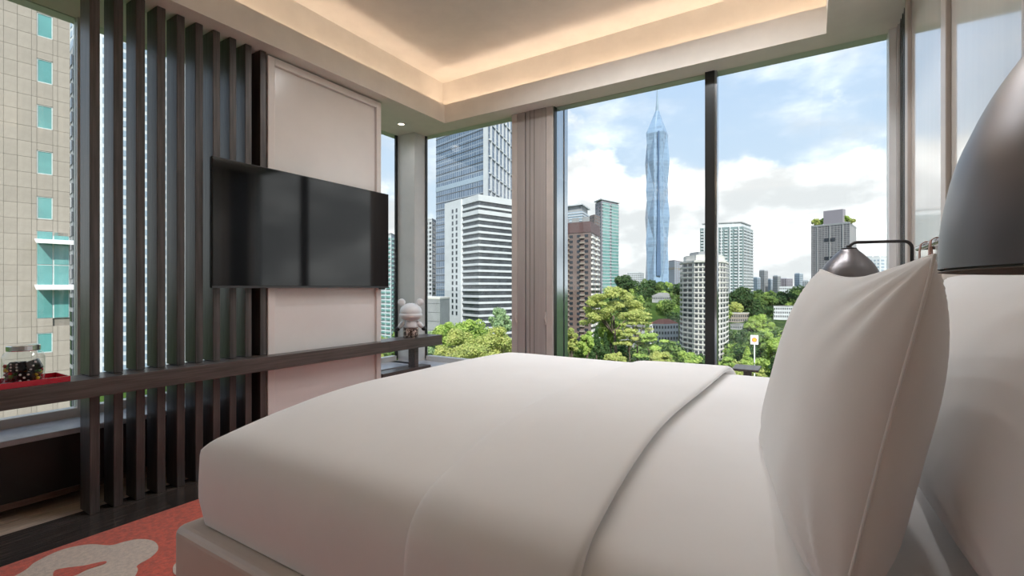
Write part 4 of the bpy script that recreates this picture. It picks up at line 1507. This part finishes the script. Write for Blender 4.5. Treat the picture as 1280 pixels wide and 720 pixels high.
def leaves(centers, radii, n_each, size, up=0.3):
    """leaf quads on the shells of a set of ellipsoid puffs"""
    V, F = [], []
    cs = np.repeat(np.asarray(centers, float), n_each, axis=0)
    rs_ = np.repeat(np.asarray(radii, float), n_each, axis=0)
    n = len(cs)
    d = NPR.normal(size=(n, 3))
    d[:, 2] += up
    d /= np.linalg.norm(d, axis=1)[:, None]
    sh = NPR.uniform(0.62, 1.06, n)[:, None]
    p = cs + d * rs_ * sh
    nrm = d + NPR.normal(size=(n, 3)) * 0.55
    nrm[:, 2] += 0.35
    nrm /= np.linalg.norm(nrm, axis=1)[:, None]
    a = np.cross(nrm, NPR.normal(size=(n, 3)))
    a /= np.linalg.norm(a, axis=1)[:, None]
    b_ = np.cross(nrm, a)
    s1 = size * NPR.uniform(0.6, 1.3, n)[:, None]
    s2 = s1 * NPR.uniform(0.5, 0.9, n)[:, None]
    V = np.stack([p - a * s1, p - b_ * s2, p + a * s1, p + b_ * s2], axis=1).reshape(-1, 3)
    F = np.arange(4 * n).reshape(-1, 4)
    return V, F

def crown(kind, r, h, seed):
    """puffs of one crown, local origin at the crown base centre"""
    R0 = np.random.RandomState(seed)
    C, Q = [], []
    if kind == 'round':
        for _ in range(26):
            d = R0.normal(size=3); d /= np.linalg.norm(d)
            k = R0.uniform(0.35, 0.8)
            C.append((d[0] * r * k, d[1] * r * k, h * 0.5 + d[2] * h * 0.5 * k))
            q = R0.uniform(0.22, 0.36)
            Q.append((r * q, r * q, min(r, h * 0.6) * q * 0.9))
    elif kind == 'umbrella':
        for _ in range(34):
            a = R0.uniform(0, 2 * PI); k = math.sqrt(R0.uniform(0, 1))
            lay = R0.choice([0.30, 0.55, 0.8, 0.95])
            rr = r * k * (1.12 - 0.45 * lay)
            C.append((rr * math.cos(a), rr * math.sin(a), h * lay - 0.12 * h * k))
            q = R0.uniform(0.18, 0.30)
            Q.append((r * q, r * q, r * q * 0.38))
    elif kind == 'dome':
        for i in range(70):
            a = R0.uniform(0, 2 * PI); k = math.sqrt(R0.uniform(0, 1))
            lift = 0.95 * math.sqrt(max(0, 1 - k * k)) if i < 46 else R0.uniform(0.1, 0.7) * math.sqrt(max(0, 1 - k * k))
            C.append((r * 0.88 * k * math.cos(a), r * 0.88 * k * math.sin(a), h * (0.12 + 0.78 * lift)))
            q = R0.uniform(0.13, 0.22)
            Q.append((r * q, r * q, r * q * 0.5))
    elif kind == 'cone':
        for i in range(22):
            lay = i / 21.0
            a = R0.uniform(0, 2 * PI)
            rr = r * (1 - lay) * 0.55
            C.append((rr * math.cos(a), rr * math.sin(a), h * (0.05 + 0.9 * lay)))
            q = 0.55 * (1 - 0.75 * lay)
            Q.append((r * q, r * q, h * 0.09))
    return C, Q

def tree(name, label, px, ytop, t, wpx, hpx, kind, lm, n_leaf=150, lsize=None, seed=0, stem=True):
    x, y = XY(px, t)
    g = ground(px, t)
    r = wpx / 2 * t / 600
    ct = ZZ(ytop, t)
    h = hpx * t / 600
    o = thing(name, label, 'tree', (x, y, g))
    C, Q = crown(kind, r, h, seed + 1)
    zb = ct - h - g
    C = [(a, b_, c_ + zb) for a, b_, c_ in C]
    V, F = leaves(C, Q, n_leaf, lsize or 0.0023 * t)
    f = bpy.data.objects.new('foliage', arr_mesh('foliage', V, F, LM[lm]))
    COL.objects.link(f)
    f.parent = o
    if stem:
        tr_ = max(0.25, r * 0.05)
        MB().tube([(0, 0, -1), (0.1 * r, 0, zb * 0.6), (0, 0.05 * r, zb + h * 0.3)], [tr_ * 1.4, tr_, tr_ * 0.7], 8).build('trunk', M['bark'], o)
        R0 = random.Random(seed)
        bm_ = MB()
        for c_ in R0.sample(C, 7):
            bm_.tube([(0, 0.0, zb * 0.85 + 0.1 * h), (c_[0] * 0.5, c_[1] * 0.5, zb + 0.2 * h), c_], [tr_ * 0.6, tr_ * 0.4, tr_ * 0.15], 5)
        bm_.build('branches', M['bark'], o)
    return o

# narrow far window, from the back
tree('round_tree', 'rounded blue-green tree standing highest before the striped office block', 627, 382, 165, 34, 42, 'round', 'blue', 200, seed=1)
tree('broad_tree', 'broad yellow-green tree with a pointed top before the striped office block', 588, 394, 160, 52, 46, 'round', 'fresh', 220, seed=2)
tree('leafy_tree', 'leafy green tree at the left of the narrow far window by the desk end', 556, 399, 150, 44, 42, 'round', 'fresh', 200, seed=3)
tree('lime_tree', 'bright lime tree low in the middle of the narrow far window', 570, 413, 130, 60, 46, 'round', 'lime', 260, seed=4)
tree('lime_tree', 'bright yellow-green tree beside the taupe pillar low in the narrow far window', 622, 408, 135, 62, 46, 'round', 'lime', 260, seed=5)
tree('grey_green_tree', 'grey-green tree behind the desk end at the window corner', 538, 412, 150, 34, 48, 'round', 'blue', 180, seed=6)
tree('lime_tree', 'pale lime crown nearest the bed edge in the narrow far window', 595, 428, 118, 66, 40, 'round', 'lime', 260, seed=7)
tree('slim_tree', 'green tree in the slit window beside the wall panel', 488, 420, 150, 26, 40, 'round', 'mid', 140, seed=8)
# large far window
tree('rain_tree', 'big spreading yellow-green rain tree before the brown flats', 766, 354, 205, 80, 58, 'dome', 'lime', 210, 0.40, seed=11)
tree('rain_tree', 'green lower half crown growing under the big rain tree', 762, 390, 212, 46, 44, 'round', 'fresh', 240, 0.42, seed=12)
tree('slender_tree', 'thin pale branching tree in front of the grey low house', 795, 388, 190, 46, 30, 'umbrella', 'lime', 90, 0.40, seed=13)
tree('tiered_tree', 'low tiered lime tree right below the big rain tree', 786, 410, 185, 36, 24, 'umbrella', 'lime', 110, 0.40, seed=14)
tree('cypress', 'dark upright conifer under the rain tree, left one of two', 745.5, 409, 185, 13, 38, 'cone', 'dark', 150, 0.4, seed=15)
tree('cypress', 'dark upright conifer under the rain tree, right one of two', 757, 416, 183, 13, 34, 'cone', 'dark', 150, 0.4, seed=16)
tree('bush_tree', 'bright leafy tree close to the shiny jamb of the large far window', 714, 402, 170, 20, 46, 'round', 'lime', 160, 0.38, seed=17)
tree('bush_tree', 'round-topped pale tree between the jamb and the dark conifers', 733, 412, 172, 22, 36, 'round', 'fresh', 170, 0.38, seed=18)
tree('layered_tree', 'layered green tree below the red roofed terrace house', 818, 415, 180, 44, 36, 'umbrella', 'fresh', 200, 0.40, seed=19)
tree('bush_tree', 'bright low tree above the bed edge left of the black mullion', 828, 439, 160, 34, 20, 'round', 'lime', 200, 0.36, seed=20)
tree('bush_tree', 'low yellowish tree at the foot of the curved flats', 860, 438, 165, 34, 22, 'round', 'fresh', 200, 0.36, seed=21)
tree('bush_tree', 'low lime-green tree above the bed edge under the rain tree trunk', 770, 438, 165, 30, 22, 'round', 'lime', 180, 0.36, seed=22)
tree('hill_tree', 'dark rounded tree on the hilltop behind the rain tree', 775, 343, 480, 46, 26, 'round', 'dark', 240, 1.0, seed=23)
tree('hill_tree', 'dark tree clump on the hilltop under the spired tower', 824, 351, 520, 44, 24, 'round', 'dark', 240, 1.0, seed=24)
# right far window
tree('cone_tree', 'young conical tree left of the pole sign', 934, 434, 175, 22, 30, 'cone', 'fresh', 150, 0.4, seed=31)
tree('palm_bush', 'spiky low tree between the black mullion and the conical tree', 906, 446, 160, 24, 16, 'umbrella', 'fresh', 120, 0.36, seed=32)
tree('slope_tree', 'rounded bright green tree on the slope above the pole sign', 950, 394, 330, 34, 30, 'round', 'fresh', 240, 0.75, seed=33)
tree('slope_tree', 'dark green tree on the slope beside the grey-green tower', 926, 360, 440, 34, 26, 'round', 'dark', 220, 0.95, seed=34)
tree('slope_tree', 'tall green tree on the skyline left of the white terrace flats', 955, 366, 450, 30, 22, 'round', 'mid', 220, 0.95, seed=35)
tree('slope_tree', 'yellow-green tree above the small tan flats', 918, 377, 430, 26, 14, 'round', 'lime', 200, 0.9, seed=36)
tree('slope_tree', 'green tree leaning behind the front pillow right of the pole sign', 966, 412, 230, 34, 50, 'round', 'fresh', 260, 0.55, seed=37)

# the wooded hillside: nobody could count these crowns
def forest(name, label, lm, n, pr, tr__, rr, seed, lsz=1.0):
    R0 = np.random.RandomState(seed)
    C, Q = [], []
    for _ in range(n):
        px = R0.uniform(*pr)
        t = math.sqrt(R0.uniform(tr__[0] ** 2, tr__[1] ** 2))
        x, y = XY(px, t)
        g = ground(px, t)
        r = R0.uniform(*rr)
        hh = r * R0.uniform(1.3, 1.9)
        # keep the sight of the houses and the flats' front free
        if any(a - 4 < px < b_ + 4 and t < tt for a, b_, tt in ((809, 850, 335), (770, 808, 303), (907, 938, 424), (964, 1006, 434), (848, 912, 320), (812, 845, 473))) and ZZ(0, t) > 0:
            top_py = 360 - (g + hh + 2 - HEYE) * 600 / t
            lim = (425 if t < 335 else 370) if px < 860 else (408 if px < 940 else 398)
            if 848 < px < 912:
                lim = 440
            if top_py < lim:
                continue
        for _k in range(7):
            d = R0.normal(size=3); d /= np.linalg.norm(d)
            C.append((x + d[0] * r * 0.55, y + d[1] * r * 0.55, g + hh * 0.6 + d[2] * hh * 0.35))
            q = R0.uniform(0.42, 0.6)
            Q.append((r * q, r * q, r * q * 0.85))
    V, F = leaves(C, Q, 70, lsz)
    o = bpy.data.objects.new(name, arr_mesh(name, V, F, LM[lm]))
    COL.objects.link(o)
    o['kind'] = 'stuff'
    o['label'] = label
    o['category'] = 'trees'
def side_wood(name, label, lm, n, az, dist, rr, seed, lsz):
    R0 = np.random.RandomState(seed)
    C, Q = [], []
    for _ in range(n):
        a, dd = math.radians(R0.uniform(*az)), math.sqrt(R0.uniform(dist[0] ** 2, dist[1] ** 2))
        x, y = dd * math.cos(a), dd * math.sin(a)
        g, r = ground_xy(x, y), R0.uniform(*rr)
        for _k in range(6):
            d = R0.normal(size=3); d /= np.linalg.norm(d)
            C.append((x + d[0] * r * 0.55, y + d[1] * r * 0.55, g + r * 1.6 + d[2] * r * 0.8))
            q = R0.uniform(0.45, 0.65)
            Q.append((r * q, r * q, r * q * 0.9))
    V, F = leaves(C, Q, 55, lsz)
    o = bpy.data.objects.new(name, arr_mesh(name, V, F, LM[lm]))
    COL.objects.link(o)
    o['kind'] = 'stuff'
    o['label'] = label
    o['category'] = 'trees'
side_wood('valley_woodland', 'green woodland to the right of the view, mirrored in the television', 'mid', 170, (10, 66), (110, 330), (8, 14), 21, 1.3)
forest('hillside_forest', 'dark dense woodland covering the hill', 'dark', 330, (440, 1180), (330, 590), (6, 10), 1, 1.15)
forest('slope_woodland', 'mid green woodland mixed into the hill and its foot', 'mid', 300, (440, 1180), (215, 560), (5, 9), 2, 1.0)
forest('bright_woodland', 'yellow-green crowns scattered over the slopes', 'fresh', 130, (440, 1180), (210, 560), (4.5, 8), 3, 0.9)
forest('dark_woodland', 'dark green trees at the foot of the slope', 'dark', 170, (640, 1080), (205, 340), (4.5, 7.5), 6, 0.8)  # dark by leaf colour
forest('low_shrubbery', 'bright shrubs filling the ground near the windows', 'lime', 60, (460, 1100), (150, 210), (3, 5), 4, 0.5)

# roof garden on the dark tower
for i, (u, wpx, lab) in enumerate(((1021, 13, 'leftmost shrub of the roof garden on the dark tower'), (1031, 13, 'shrub in the middle left of the dark tower roof garden'),
                                   (1043, 13, 'shrub before the roof house of the dark tower'), (1056, 14, 'tallest shrub at the right of the dark tower roof garden'), (1065, 9, 'rightmost small shrub of the roof garden on the dark tower'))):
    tt = 417 - (u - 1014) * 0.44 + 5
    x, y = XY(u, tt)
    r = wpx / 2 * tt / 600
    o = thing('roof_shrub', lab, 'shrub', (x, y, GT.z1), 'roof garden shrubs')
    C, Q = crown('round', r, r * 1.75, 60 + i)
    V, F = leaves(C, Q, 60, 0.6)
    f = bpy.data.objects.new('foliage', arr_mesh('foliage', V, F, LM['lime' if i % 2 == 0 else 'fresh']))
    COL.objects.link(f)
    f.parent = o
    MB().tube([(0, 0, 0), (0, 0, r)], 0.3, 6).build('stem', M['bark'], o)
